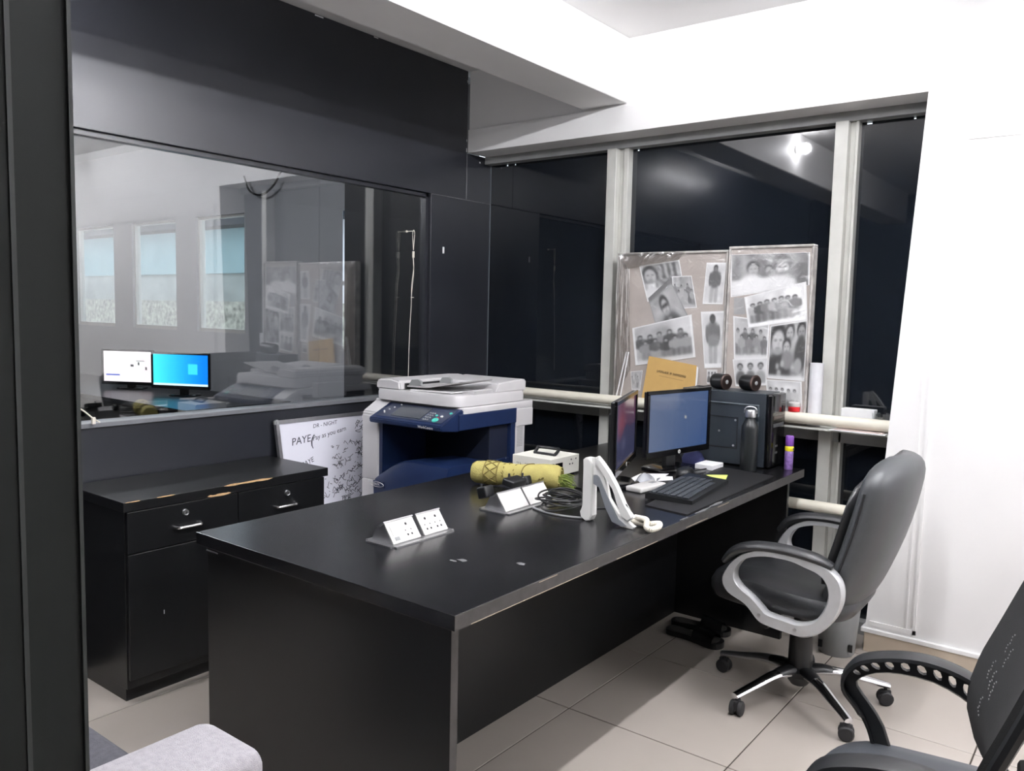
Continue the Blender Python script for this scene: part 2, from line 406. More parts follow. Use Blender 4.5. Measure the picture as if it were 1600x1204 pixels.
# ================================================================== ROOM BEYOND THE GLASS
struct(mesh_obj('floor_beyond', bx(-9.6, -3.26, -1.2, 3.95, -.05, 0), CARP))
struct(mesh_obj('ceiling_beyond', bx(-9.6, -3.26, -1.2, 3.95, ZC, ZC+.08), GREYW))
struct(mesh_obj('wall_beyond_left', bx(-9.7, -9.6, -1.2, 3.95, 0, ZC), GREYW))
struct(mesh_obj('wall_beyond_front', bx(-9.7, -3.26, -1.3, -1.2, 0, ZC), GREYW))
wb_ = sroot('wall_beyond_back')
bays = [(-8.50, -7.74), (-7.40, -6.66), (-6.34, -5.66)]
edges = [-9.6]+[e for b_ in bays for e in b_]+[-4.75]
for k in range(0, len(edges), 2):
    mesh_obj('pier', bx(edges[k], edges[k+1], 3.86, 3.94, 0, ZC), GREYW, wb_)
for a, b_ in bays:
    mesh_obj('spandrel', bx(a, b_, 3.86, 3.98, 0, 1.20), GREYW, wb_); mesh_obj('spandrel', bx(a, b_, 3.86, 3.98, 2.15, ZC), GREYW, wb_)
mesh_obj('dark_blind', bx(-4.478, -3.26, 3.862, 3.866, 0, ZC), mat('dark_navy_blind', (20, 22, 28), .6), wb_)
mesh_obj('thin_panel', bx(-4.75, -4.50, 3.862, 3.866, 0, ZC), GREYW, wb_); mesh_obj('thin_panel', bx(-4.50, -4.478, 3.862, 3.866, 2.10, ZC), GREYW, wb_); mesh_obj('thin_panel', bx(-4.50, -4.478, 3.862, 3.866, 0, 1.14), GREYW, wb_)
mesh_obj('slit_clip', bx(-4.50, -4.478, 3.862, 3.866, 1.58, 1.61), GREYW, wb_)
for k, (a, b_) in enumerate(bays):
    wr = sroot('window_%d' % (k+3)); t = B()
    box(t, a, a+.02, 3.88, 3.93, 1.20, 2.15); box(t, b_-.02, b_, 3.88, 3.93, 1.20, 2.15); box(t, a, b_, 3.88, 3.93, 1.20, 1.23); box(t, a, b_, 3.88, 3.93, 2.13, 2.15)
    mesh_obj('window_frame', t, ALU, wr); mesh_obj('pane', bx(a+.02, b_-.02, 3.90, 3.905, 1.23, 2.13), CLEARG, wr)
t = B(); L = thing('tube_lamp', 'batten tube lamp on the ceiling of the room beyond the glass', 'lamp', (-5.2, 2.0, ZC), group='batten tube lamps')
mesh_obj('housing', bx(-5.214, -5.186, 1.4, 2.6, ZC-.03, ZC), SOCK, L); lathe(t, [(.016, 1.42), (.016, 2.58)], (-5.2, 0, ZC-.06), 14, 'y'); mesh_obj('tube', t, mat('lamp_tube_dim', (250, 250, 255), .5, emit=TUBE_E*.8), L, smooth=True)
# outside: wall of the building opposite and the yard
ob = thing('building', 'teal and grey building opposite, seen through the far windows', 'building', (-20, 13, 0))
mesh_obj('upper_wall', bx(-46, -17.6, 13, 13.4, 2.3, 3.5), TEAL, ob); mesh_obj('plaster_wall', bx(-17.6, 4, 12.95, 13.4, 0, 3.5), mat('white_plaster', (238, 236, 240), .8), ob); mesh_obj('lower_wall', bx(-46, 4, 13.1, 13.4, 0, 2.3), CONC, ob); mesh_obj('roof', bx(-46, 4, 12.4, 13.6, 3.5, 4.1), DARKR, ob)
tag(mesh_obj('gravel_bank', bx(-46, 4, 11.2, 12, 0, 1.52), BANK), 'speckled gravel bank in the yard outside the far windows', 'bank')
struct(mesh_obj('ground', bx(-46, 8, 4.2, 13, -.3, -.1), CONC))
# desk, screens and chair in that room
dk = thing('desk', 'long grey desk under the far windows behind the glass', 'desk', (-6.9, 3.4, 0))
mesh_obj('desktop', bx(-8.6, -5.0, 2.95, 3.8, .69, .72, .003), LAMC, dk)
for x in (-8.55, -6.8, -5.05): mesh_obj('leg', bx(x-.02, x+.02, 3.0, 3.75, 0, .69), LAMC, dk)
def img_white():
    a = np.ones((40, 60, 3))*np.array([.97, .90, .92]); a[:, 8:45] += .06; a[30:32, 3:20] = (.35, .42, .75); a[12:22, 38:50] = .98; a[12:13, 40:50] = .45; a[14:18, 42:44] = .3
    a[17:20, 33:37] = .35; a[20:24, 51:53] = .3; return a
def img_blue():
    yy, xx = np.mgrid[0:40, 0:60]/np.array([40, 60]).reshape(2, 1, 1)
    t_ = np.clip(xx*1.1, 0, 1)[:, :, None]; a = np.array([.30, .93, .99])*(1-t_)+np.array([.02, .50, .95])*t_
    a[12:25, 38:48] = (.25, .85, 1.); a[37:] = (.85, .97, 1.); return a
def monitor(name, label, loc, rz, wd, ht, zb, img, deskz, bez=.016, group=None, stand=True, emat=SCREEN, logo=False):
    """flat screen centred at loc, facing its local -y; zb = bottom of the bezel above the desk"""
    T = thing(name, label, 'monitor', (loc[0], loc[1], deskz), rz, group)
    h0, h1 = zb-deskz, zb-deskz+ht
    mesh_obj('housing', bx(-wd/2+.004, wd/2-.004, .0, .016, h0+.003, h1-.003, .004), BLKP, T, local=True)
    t = B(); e = bez; chin = .026
    box(t, -wd/2, wd/2, -.010, .0, h0, h0+chin, .002); box(t, -wd/2, wd/2, -.010, 0, h1-e, h1, .002)
    box(t, -wd/2, -wd/2+e, -.010, 0, h0+chin, h1-e, .002); box(t, wd/2-e, wd/2, -.010, 0, h0+chin, h1-e, .002)
    mesh_obj('bezel', t, BLKG, T, local=True)
    attr_grid('screen', img, lambda u, v: (-wd/2+e+u*(wd-2*e), -.003, h1-e-v*(ht-e-chin)), emat, T, local=True)
    if logo:
        t = B(); lathe(t, [(0, -.0005), (.0085, -.0005), (.0085, .0005), (0, .0005)], (0, -.0105, h0+.013), 20, 'y'); lg = mesh_obj('badge', t, SOCK, T, local=True)
        textmesh('hp', .012, BLKP, 'badge_letters', lg, frame_m((-.0055, -.0112, h0+.0105), (1, 0, 0), (0, 0, 1)), .0001)
    if stand:
        mesh_obj('rear_bulge', bx(-wd*.36, wd*.36, .014, .034, h0+.03, h1-.05, .006), BLKP, T, local=True)
        t = B(); box(t, -.035, .035, .032, .055, .012, h0+.10, .004); box(t, -.05, .05, .03, .045, h0+.03, h0+.12, .003); mesh_obj('neck', t, BLKP, T, local=True)
        t = B(); rings(t, [superring(0, .05, z, .12*s, .09*s, 32, 2.6) for z, s in ((.0, 1), (.008, 1), (.013, .94))]); mesh_obj('foot', t, BLKG, T, smooth=True, local=True)
    return T
SCREENB = attrmat('bright_screen', .2, 1.3)
monitor('monitor', 'bright monitor with a white page behind the partition glass', (-6.58, 3.38), R(30), .46, .29, .755, img_white(), .72, emat=SCREENB, group='monitors behind the glass')
monitor('monitor', 'bright monitor with a cyan and blue desktop behind the partition glass', (-5.82, 3.40), R(26), .50, .28, .775, img_blue(), .72, emat=SCREENB, group='monitors behind the glass')
ch = thing('office_chair', 'dim black office chair seen low through the partition glass', 'chair', (-6.6, 2.4, 0))
t = B(); rings(t, [superring(-6.6, 2.3, z, .24*s, .05*s, 24) for z, s in ((.50, .8), (.55, .95), (.7, 1), (.80, .97), (.85, .8))]); mesh_obj('backrest', t, LEATH, ch, smooth=True)
t = B(); rings(t, [superring(-6.6, 2.55, z, .25*s, .24*s, 24) for z, s in ((.40, .9), (.43, 1), (.48, .96))]); mesh_obj('seat', t, LEATH, ch, smooth=True)
t = B(); lathe(t, [(.03, .06), (.03, .40)], (-6.6, 2.5, 0), 12); mesh_obj('stem', t, BLKP, ch)
for k in range(5):
    a = R(72*k); t = B(); tube(t, [(-6.6, 2.5, .09), (-6.6+.3*math.cos(a), 2.5+.3*math.sin(a), .05)], .02, 8); mesh_obj('leg', t, BLKP, ch)
    t = B(); lathe(t, [(.025, -.02), (.025, .02)], (-6.6+.3*math.cos(a), 2.5+.3*math.sin(a), .0255), 10, 'x'); mesh_obj('caster', t, RUB, ch)
t = B(); lathe(t, [(.0, 0), (.034, .002), (.036, .02), (.036, .12), (.030, .15), (.012, .20), (.012, .225), (0, .226)], (-7.05, 3.70, .72), 18)
t2 = mesh_obj('plastic_bottle', t, CLEARG, smooth=True); t2.location.z = .0; tag(t2, 'clear plastic bottle behind the bright screens beyond the glass', 'bottle')
t = B(); tube(t, smoothpath([(-3.145, 1.36, 1.06), (-3.142, 1.43, 1.02), (-3.142, 1.47, .985), (-3.145, 1.50, .9635)], 6), .003, 6); box(t, -3.150, -3.138, 1.470, 1.482, .960, .985)
tag(mesh_obj('cable', t, CORDW, smooth=True), 'short white cable lying on the glass sill beside the dark post', 'cable')
t = B(); tube(t, smoothpath([(-5.6, 3.82, 2.42), (-5.5, 3.80, 2.30), (-5.35, 3.80, 2.26), (-5.2, 3.80, 2.32), (-5.12, 3.82, 2.44)], 6), .008, 6)
tag(mesh_obj('cable_loop', t, BLKP, smooth=True), 'dark cable loop hanging high on the far wall beyond the glass', 'cable')

# hanging white cord with a loop
hc = thing('hanging_cord', 'thin white cord with a loop hanging down the partition glass', 'cord', (-3.15, 3.19, 1.06))
XC = -3.152
t = B(); tube(t, smoothpath([(XC, 3.20, 1.74), (XC, 3.206, 1.80), (XC, 3.208, 1.835), (XC, 3.201, 1.848), (XC, 3.194, 1.835), (XC, 3.194, 1.80), (XC, 3.20, 1.74)], 5), .0016, 6); mesh_obj('loop', t, CORDW, hc, smooth=True)
t = B(); lathe(t, [(.006, -3.2075), (.005, -3.20), (.002, -3.197), (.002, -3.149), (.003, -3.148), (0, -3.147)], (0, 3.201, 1.843), 14, 'x'); mesh_obj('suction_hook', t, CORDW, hc, smooth=True)
mesh_obj('slider', bx(XC-.004, XC+.004, 3.194, 3.206, 1.70, 1.735, .002), CORDW, hc)
t = B(); tube(t, smoothpath([(XC, 3.198, 1.70), (XC, 3.202, 1.64), (XC, 3.19, 1.55), (XC, 3.188, 1.45), (XC, 3.18, 1.33), (XC, 3.174, 1.2), (XC, 3.172, 1.1), (XC, 3.17, 1.03)], 5), .0016, 6)
tube(t, smoothpath([(XC, 3.201, 1.70), (XC, 3.205, 1.63), (XC, 3.194, 1.54), (XC, 3.187, 1.47)], 5), .0014, 6); tube(t, [(XC, 3.185, 1.487), (XC, 3.205, 1.487)], .002, 6)
mesh_obj('strand', t, CORDW, hc, smooth=True)

# ================================================================== CABINET AND WHITEBOARD
cb = thing('cabinet', 'low black cabinet with two locking drawers below the glass', 'cabinet', (-2.95, 1.83, 0))
CX, CY0, CY1 = -2.76, 1.392, 2.262
t = B(); box(t, -3.155, CX, CY0, CY1, .055, .700, .001); box(t, -3.15, CX-.03, CY0+.01, CY1-.01, 0, .055); mesh_obj('body', t, LAMC, cb)
mesh_obj('cabinet_top', bx(-3.155, -2.738, CY0-.012, CY1+.012, .700, .735, .0015), LAMC, cb)
def drawer(y0, y1, hy, lz, ly):
    d = mesh_obj('drawer', bx(CX, CX+.016, y0, y1, .548, .696, .0015), LAMC, cb)
    t = B(); P = [(CX+.016, hy-.052, .611), (CX+.034, hy-.046, .611), (CX+.038, hy-.03, .611), (CX+.038, hy+.03, .611), (CX+.034, hy+.046, .611), (CX+.016, hy+.052, .611)]
    tube(t, smoothpath(P, 4), .0055, 8); mesh_obj('handle', t, CHROME, d, smooth=True)
    t = B(); lathe(t, [(0, .006), (.008, .006), (.010, .008), (.010, .0), (.0115, 0), (.0115, -.003)][::-1], (CX+.018, ly, lz), 18, 'x'); k = mesh_obj('lock', t, STEEL, d, smooth=True)
    mesh_obj('keyhole', bx(CX+.0235, CX+.0255, ly-.001, ly+.001, lz-.003, lz+.003), BLKP, k)
drawer(CY0+.004, 1.833, 1.621, .661, 1.612); drawer(1.837, CY1-.004, 2.054, .659, 2.064)
for a, b_ in ((CY0+.004, 1.833), (1.837, CY1-.004)): mesh_obj('door', bx(CX, CX+.016, a, b_, .09, .544, .0015), LAMC, cb)
# worn front edge: exposed chipboard
def chip(y0, y1, z, hgt, seed):
    r = random.Random(seed); n = 9; t = B(); X = -2.738
    topv = [(y0+(y1-y0)*i/n, z+hgt*.5*(1 if 0 < i < n else .1)*(.5+.7*r.random())) for i in range(n+1)]
    botv = [(y0+(y1-y0)*i/n, z-hgt*.5*(1 if 0 < i < n else .1)*(.5+.7*r.random())) for i in range(n+1)][::-1]
    prism(t, topv+botv, X-.001, X+.0009, 'yz'); mesh_obj('chipped_edge', t, WOODCHIP, cb)
chip(1.77, 1.99, .7325, .008, 1); chip(1.70, 1.80, .7035, .009, 2); chip(1.50, 1.57, .734, .004, 3); chip(1.385, 1.44, .734, .003, 4)
mesh_obj('paint_chip', bx(CX+.016, CX+.0165, 1.523, 1.526, .30, .315), PAPER, cb)

# whiteboard leaning on the partition
wbt = thing('whiteboard', 'white marker board full of scribbles leaning behind the printer', 'whiteboard', (-3.02, 2.60, 0))
wbt.rotation_euler = (0, 0, 0)
WB0, WBW, WBH = Vector((-2.985, 2.298, .03)), .66, .90
lean = (Vector((-3.145, 2.298, .895))-WB0).normalized(); WY = Vector((0, 1, 0)); WN = WY.cross(lean)      # normal towards +x
def WBp(a, b_, n=0.): return WB0+WY*a+lean*b_+WN*n
pmi = parent_matrix(wbt).inverted()
def slab(bm, a0, a1, b0, b1, n0, n1):
    vs = [bm.verts.new(WBp(a, b_, n)) for n in (n0, n1) for a, b_ in ((a0, b0), (a1, b0), (a1, b1), (a0, b1))]
    for q in ((0, 3, 2, 1), (4, 5, 6, 7), (0, 1, 5, 4), (1, 2, 6, 5), (2, 3, 7, 6), (3, 0, 4, 7)): bm.faces.new([vs[i] for i in q])
t = B(); slab(t, .01, WBW-.01, .01, WBH-.03, -.006, .004); mesh_obj('board', t, WBOARD, wbt)
HT = .88
t = B()
for a in ((0, WBW, HT-.018, HT), (0, WBW, 0, .018), (0, .018, .018, HT-.018), (WBW-.018, WBW, .018, HT-.018)): slab(t, *a, -.010, .009)
mesh_obj('frame', t, STEEL, wbt)
for a, b_ in ((0, HT), (WBW, HT), (0, 0), (WBW, 0)):
    t = B(); slab(t, a-.004 if a == 0 else a-.022, a+.022 if a == 0 else a+.004, b_-.024 if b_ else -.004, b_+.004 if b_ else .024, -.012, .012)
    bmesh.ops.bevel(t, geom=list(t.edges), offset=.006, segments=2, affect='EDGES'); mesh_obj('corner_cap', t, GREYP, wbt, smooth=True)
def wbt_text(s, a, b_, size, rot=0.):
    xa = (WY*math.cos(rot)+lean*math.sin(rot)); ya = (lean*math.cos(rot)-WY*math.sin(rot))
    textmesh(s, size, INK, 'handwriting', wbt, pmi @ frame_m(WBp(a, b_, .0045), xa, ya+xa*.25), .0002)
wbt_text('PAYE', .075, .755, .050, .08); wbt_text('Pay as you earn', .20, .765, .034, .14); wbt_text('DR - NIGHT', .21, .825, .028, .05); wbt_text('(', .180, .745, .075, .0)
wbt_text('PAYE', .12, .645, .034, .3); wbt_text('TIME', .33, .455, .03, .1); wbt_text('PER', .31, .50, .03, .3)
t = B(); r = random.Random(5)
for k in range(420):                                                # dense scribble: short pen strokes
    a = .22+.42*r.random()**.75; b_ = .34+.50*r.random()
    if (a < .30 and b_ > .60) or (a < .47 and .735 < b_ < .86): continue
    pts = [WBp(a+.013*(i)*(.4+r.random()*.8), b_+.030*(r.random()-.5), .0048) for i in range(r.choice((2, 3, 4)))]
    for p, q in zip(pts[:-1], pts[1:]):
        d = (q-p); s = d.cross(WN).normalized()*.0014
        vs = [t.verts.new(x) for x in (p-s, p+s, q+s, q-s)]; t.faces.new(vs)
stuff(mesh_obj('scribble', t, INK, wbt))

# ================================================================== DESK
DZ = .755; DX0, DX1, DY0, DY1 = -2.165, -1.148, 1.305, 3.635
dsk = thing('office_desk', 'large black laminate desk with scuffed edges in mid room', 'desk', (-1.65, 2.45, 0))
mesh_obj('desktop', bx(DX0, DX1, DY0, DY1, DZ-.036, DZ, .0015), LAMD, dsk)
mesh_obj('edge_band', bx(DX1-.0005, DX1+.0015, DY0+.001, DY1-.001, DZ-.035, DZ-.001), EDGE, dsk)
mesh_obj('end_panel', bx(DX0+.02, DX1-.03, DY0+.024, DY0+.050, 0, DZ-.036, .001), LAMC, dsk)
mesh_obj('end_panel', bx(DX0+.02, DX1-.03, DY1-.115, DY1-.09, 0, DZ-.036, .001), LAMC, dsk)
mesh_obj('modesty_panel', bx(-1.71, -1.69, DY0+.05, DY1-.115, 0, DZ-.036), LAMC, dsk)
mesh_obj('panel_edge_band', bx(DX1-.0305, DX1-.0295, DY0+.025, DY0+.049, 0.001, DZ-.037), EDGE, dsk)
def scuffs(specs, m, seed):
    r = random.Random(seed)
    for (x, y, lx, ly) in specs:
        n = 12; poly = []
        for i in range(n):
            a = 2*math.pi*i/n; k = .6+.6*r.random(); poly.append((x+lx*k*math.cos(a), y+ly*k*math.sin(a)))
        t = B(); prism(t, poly, DZ-.0005, DZ+.0004, 'xy'); mesh_obj('scuff', t, m, dsk)
scuffs([(-1.40, 1.62, .018, .010), (-1.415, 1.60, .012, .006), (-1.262, 1.70, .014, .010), (-1.155, 2.60, .006, .08), (-1.16, 2.72, .008, .05), (-1.20, 3.06, .010, .10), (-1.153, 2.45, .004, .03)], SCUFF, 3)
t = B()
for (y0, y1, z) in ((1.36, 1.9, DZ-.034), (2.0, 2.25, DZ-.033), (1.62, 1.70, DZ-.004), (2.45, 2.62, DZ-.03), (2.7, 2.8, DZ-.006)):
    t = B(); box(t, DX1+.001, DX1+.0022, y0, y1, z-.0010, z+.0010); mesh_obj('edge_wear', t, mat('edge_wear_beige', (150, 138, 122), .7), dsk)
mesh_obj('paint_chip', bx(-2.11, -2.055, DY0-.0006, DY0+.001, .71, .7135), SCUFF, dsk)

# ---- pop-up socket boxes
def sockets(label, x0, x1, y0, y1, mods, openface):
    T = thing('desk_socket_box', label, 'socket box', ((x0+x1)/2, (y0+y1)/2, DZ), group='pop-up socket boxes in the desk')
    t = B(); prism(t, [(x0, y0), (x1, y0), (x1, y1), (x0, y1)], DZ, DZ+.004, 'xy')
    bmesh.ops.bevel(t, geom=[e for e in t.edges if abs(e.verts[0].co.z-e.verts[1].co.z) > .002], offset=.012, segments=4, affect='EDGES'); mesh_obj('base_plate', t, STEEL, T, smooth=True)
    for (a, b_, kind) in mods:
        xf, xt, hz = x1-.022, x1-.062, .058
        m = mesh_obj('module', prism(B(), [(xf, DZ+.004), (xt, DZ+hz), (xt-.030, DZ+hz-.012), (x0+.014, DZ+.004)], a+.003, b_-.003, 'xz'), STEEL, T)
        dirv = Vector((xt-xf, 0, hz-.004)).normalized(); nrm = Vector((dirv.z, 0, -dirv.x))
        org = Vector((xf, a, DZ+.004)); Lh = math.hypot(xt-xf, hz-.004)
        def fp(u, v, n=0.): return org+Vector((0, 1, 0))*u+dirv*v+nrm*n
        def fslab(bm, u0, u1, v0, v1, n0, n1):
            vs = [bm.verts.new(fp(u, v, n)) for n in (n0, n1) for u, v in ((u0, v0), (u1, v0), (u1, v1), (u0, v1))]
            for q in ((0, 3, 2, 1), (4, 5, 6, 7), (0, 1, 5, 4), (1, 2, 6, 5), (2, 3, 7, 6), (3, 0, 4, 7)): bm.faces.new([vs[i] for i in q])
        W = b_-a
        t = B(); fslab(t, 0, W, .001, Lh, 0, .004); fc = mesh_obj('face_plate', t, SOCK, m)
        if kind != 'plain':
            outs = [.68] if kind == 'one' else [.28, .72]
            t = B()
            for u in outs:
                for (du, dv, rr) in ((0, .017, .0045), (-.011, -.002, .0022), (.011, -.002, .0022), (-.008, -.016, .0036), (.008, -.016, .0036)):
                    c = fp(W*u+du, Lh*.5+dv, .0042); n8 = 10
                    vs = [t.verts.new(c+Vector((0, 1, 0))*rr*math.cos(2*math.pi*k/n8)+dirv*rr*math.sin(2*math.pi*k/n8)) for k in range(n8)]; t.faces.new(vs)
            mesh_obj('socket_holes', t, BLKP, fc)
            if kind == 'one':
                t = B(); fslab(t, W*.12, W*.28, Lh*.12, Lh*.28, .0042, .0052); mesh_obj('data_port', t, GREYP, fc)
                t = B(); fslab(t, W*.10, W*.44, Lh*.36, Lh*.80, .0042, .0056); mesh_obj('switch', t, SOCK, fc)
        t = B(); fslab(t, -.003, W+.003, Lh, Lh+.004, -.020, .006); mesh_obj('lid_edge', t, STEEL, m)
    return T
sockets('open silver socket box at the empty near end of the desk', -1.733, -1.606, 1.566, 1.83, [(1.585, 1.695, 'one'), (1.712, 1.812, 'two')], True)
sb2 = sockets('silver socket box with black plugs beside the yellow mat', -1.735, -1.606, 2.078, 2.40, [(2.098, 2.225, 'plain'), (2.235, 2.362, 'plain')], False)
def plug(label, x, y, z, sx, sy, sz, tilt=0.):
    T = thing('power_plug', label, 'plug', (x, y, z))
    t = B(); box(t, -sx, sx, -sy, sy, -sz, sz, .006, seg=3); bmesh.ops.rotate(t, verts=t.verts, cent=(0, 0, 0), matrix=Matrix.Rotation(tilt, 3, 'Y')); mesh_obj('body', t, BLKP, T, smooth=True, local=True)
    t = B(); lathe(t, [(.004, 0), (.006, .004), (.004, .02), (.0035, .03)], (-sx, 0, -sz*.3), 10, 'z'); mesh_obj('strain_relief', t, RUB, T, smooth=True, local=True)
plug('flat black power adapter on top of the far socket box', -1.688, 2.222, DZ+.079, .024, .042, .013, .2)
plug('round black plug at the near end of the far socket box', -1.737, 2.125, DZ+.052, .020, .024, .020, -.3)
plug('small black plug behind the far socket box', -1.722, 2.335, DZ+.062, .016, .016, .016, -.3)

# ---- rolled yellow mat
A_, B_ = Vector((-2.012, 2.385, DZ+.048)), Vector((-1.688, 2.505, DZ+.052))
ax = (B_-A_).normalized(); sd = Vector((ax.y, -ax.x, 0)); L_ = (B_-A_).length
rm = thing('rolled_mat', 'rolled yellow patterned mat with green fringe lying on the desk', 'mat', tuple((A_+B_)/2-Vector((0, 0, .044))))
def rollpt(s, a, dr=0.):
    rr = .0415+.003*math.sin(3*s*9)+.004*s/L_+dr
    return A_+ax*s+sd*(rr*1.02*math.cos(a))+Vector((0, 0, 1))*(rr*.98*math.sin(a))
t = B(); NS = 26
rings(t, [[rollpt(L_*i/NS, 2*math.pi*k/32, (-.006 if i in (0, NS) else 0)) for k in range(32)] for i in range(NS+1)])
roll = mesh_obj('roll', t, TOWEL, rm, smooth=True)
t = B()                                                            # loose outer flap and inner spiral at the right end
for turn in (0.0, .5):
    P = [A_+ax*(L_*(.90+.11*(i % 2 == 0)*0))+sd*((.034-turn*.02)*math.cos(a))+Vector((0, 0, 1))*((.036-turn*.02)*math.sin(a)) for i, a in enumerate(np.linspace(.3, 5.9, 18))]
    for i in range(len(P)-1):
        q = [P[i], P[i+1], P[i+1]+ax*(L_*.115), P[i]+ax*(L_*.115)]; t.faces.new([t.verts.new(x) for x in q])
bmesh.ops.remove_doubles(t, verts=t.verts, dist=1e-5)
bmesh.ops.solidify(t, geom=t.faces, thickness=.004); mesh_obj('inner_layers', t, TOWEL, rm, smooth=True)
t = B()
def patline(pts, wdt=.0022):
    pp = [rollpt(s, a, .0016) for s, a in pts]; tube(t, pp, wdt, 5)
for s in (.055, .108): patline([(s, a) for a in np.linspace(-1.7, 2.4, 22)])
for base, amp in ((.058, .022), (.106, -.024)):
    pts = []
    for i, a in enumerate(np.linspace(-1.5, 2.3, 11)): pts.append((base+(amp if i % 2 else 0), a))
    full_ = []
    for (s0, a0), (s1, a1) in zip(pts[:-1], pts[1:]):
        full_ += [(s0+(s1-s0)*q/5, a0+(a1-a0)*q/5) for q in range(5)]
    patline(full_)
r = random.Random(9)
for k in range(34):
    s, a = .125+.085*r.random(), -1.3+3.2*r.random(); patline([(s, a), (s+.012*(r.random()-.2), a+.18*(1 if r.random() > .4 else -1))], .0016)
patline([(.235+.03*math.cos(q), .35+1.2*math.sin(q)) for q in np.linspace(1.2, 4.6, 16)], .002)
for k in range(9):
    s, a = .25+.05*r.random(), -1.0+1.3*r.random(); patline([(s, a), (s+.008, a+.12)], .003)
mesh_obj('woven_pattern', t, TOWELD, rm)
t = B()
for k in range(46):
    a = r.random()*6.28; p0 = B_+sd*(.028*math.cos(a))+Vector((0, 0, .022*math.sin(a)-.012)); e = p0+ax*(.03+.03*r.random())+Vector((.01*(r.random()-.5), .01*(r.random()-.5), -.018*r.random()))
    e.z = max(e.z, DZ+.005); p0.z = max(p0.z, DZ+.006); tube(t, [p0, (p0+e)/2+Vector((0, 0, .006)), e], .0016, 5)
stuff(mesh_obj('fringe', t, TASSEL, rm))

# ---- white power supply box with handle
ux0, ux1, uy0, uy1, uz = -2.03, -1.835, 2.655, 2.86, DZ+.08
up_ = thing('power_supply_box', 'white metal power supply box with black carry handle', 'power supply', ((ux0+ux1)/2, (uy0+uy1)/2, DZ))
mesh_obj('case', bx(ux0, ux1, uy0, uy1, DZ+.006, uz, .002), UPSW, up_)
for x in (ux0+.02, ux1-.02):
    for y in (uy0+.02, uy1-.02):
        t = B(); lathe(t, [(.008, 0), (.009, .006)], (x, y, DZ), 12); mesh_obj('foot', t, RUB, up_)
t = B(); P = [(-1.985, 2.77, uz), (-1.98, 2.765, uz+.018), (-1.965, 2.758, uz+.024), (-1.90, 2.758, uz+.024), (-1.885, 2.765, uz+.018), (-1.88, 2.77, uz)]
P = [(-1.975, 2.735, uz+.003), (-1.975, 2.755, uz+.020), (-1.975, 2.765, uz+.024), (-1.90, 2.775, uz+.024), (-1.875, 2.765, uz+.022), (-1.875, 2.735, uz+.003)]
tube(t, smoothpath(P, 4), .007, 8); tube(t, [(-1.978, 2.735, uz+.004), (-1.872, 2.735, uz+.004)], .006, 8); mesh_obj('handle', t, BLKP, up_, smooth=True)
t = B()
for cx in (-1.998, -1.955, -1.905, -1.865):
    for i in range(3):
        for j in range(3): box(t, cx+i*.008-.009, cx+i*.008-.006, uy0-.0006, uy0+.001, uz-.050+j*.009, uz-.047+j*.009)
mesh_obj('vent_slots', t, BLKP, up_)
mesh_obj('meter_panel', bx(ux1-.0005, ux1+.003, 2.685, 2.735, DZ+.028, DZ+.060, .001), BLKG, up_)
t = B(); lathe(t, [(.007, 0), (.007, .006), (0, .007)], (ux1, 2.668, DZ+.055), 14, 'x'); mesh_obj('knob', t, BLKP, up_, smooth=True)
t = B()
for y, z in ((2.80, .064), (2.79, .046), (2.81, .046), (2.835, .064)): lathe(t, [(.0035, 0), (.0035, .001), (0, .001)], (ux1, y, DZ+z), 10, 'x')
mesh_obj('sockets', t, BLKP, up_)

# ---- coil of cables
def cable(name, label, pts, r, m, n=6, cat='cable'):
    t = B(); tube(t, smoothpath(pts, n), r, 7); return tag(mesh_obj(name, t, m, smooth=True), label, cat)
cp = []; r = random.Random(3)
for k in range(8*9):
    a = 2*math.pi*k/9; q = k/72; rad = .062+.016*math.sin(q*17)+.006*r.random()
    cp.append((-1.525+rad*.95*math.cos(a)+.012*math.sin(q*9), 2.275+rad*1.15*math.sin(a)+.01*math.cos(q*11), DZ+.008+.030*q+.012*(1+math.sin(a+q*6))))
cable('cable_coil', 'tangled coil of black cable between socket box and telephone', cp, .0032, BLKP, 4)
cable('cable', 'grey cable curving across the desk in front of the coil', [(-1.60, 2.215, DZ+.004), (-1.53, 2.19, DZ+.004), (-1.46, 2.19, DZ+.004), (-1.40, 2.21, DZ+.004)], .0036, GREYCAB)
cable('cable', 'thin black cable running from the coil towards the monitors', [(-1.50, 2.36, DZ+.003), (-1.53, 2.45, DZ+.003), (-1.57, 2.51, DZ+.003), (-1.58, 2.56, DZ+.003)], .003, BLKP)
cable('cable', 'black cable lying in front of the white power box', [(-1.822, 2.69, DZ+.012), (-1.80, 2.665, DZ+.004), (-1.75, 2.625, DZ+.003), (-1.70, 2.605, DZ+.003), (-1.65, 2.595, DZ+.003)], .003, BLKP)
cable('cable', 'black cable trailing behind the telephone on the desk', [(-1.46, 2.34, DZ+.003), (-1.40, 2.42, DZ+.003), (-1.42, 2.52, DZ+.003), (-1.50, 2.62, DZ+.003)], .003, BLKP)

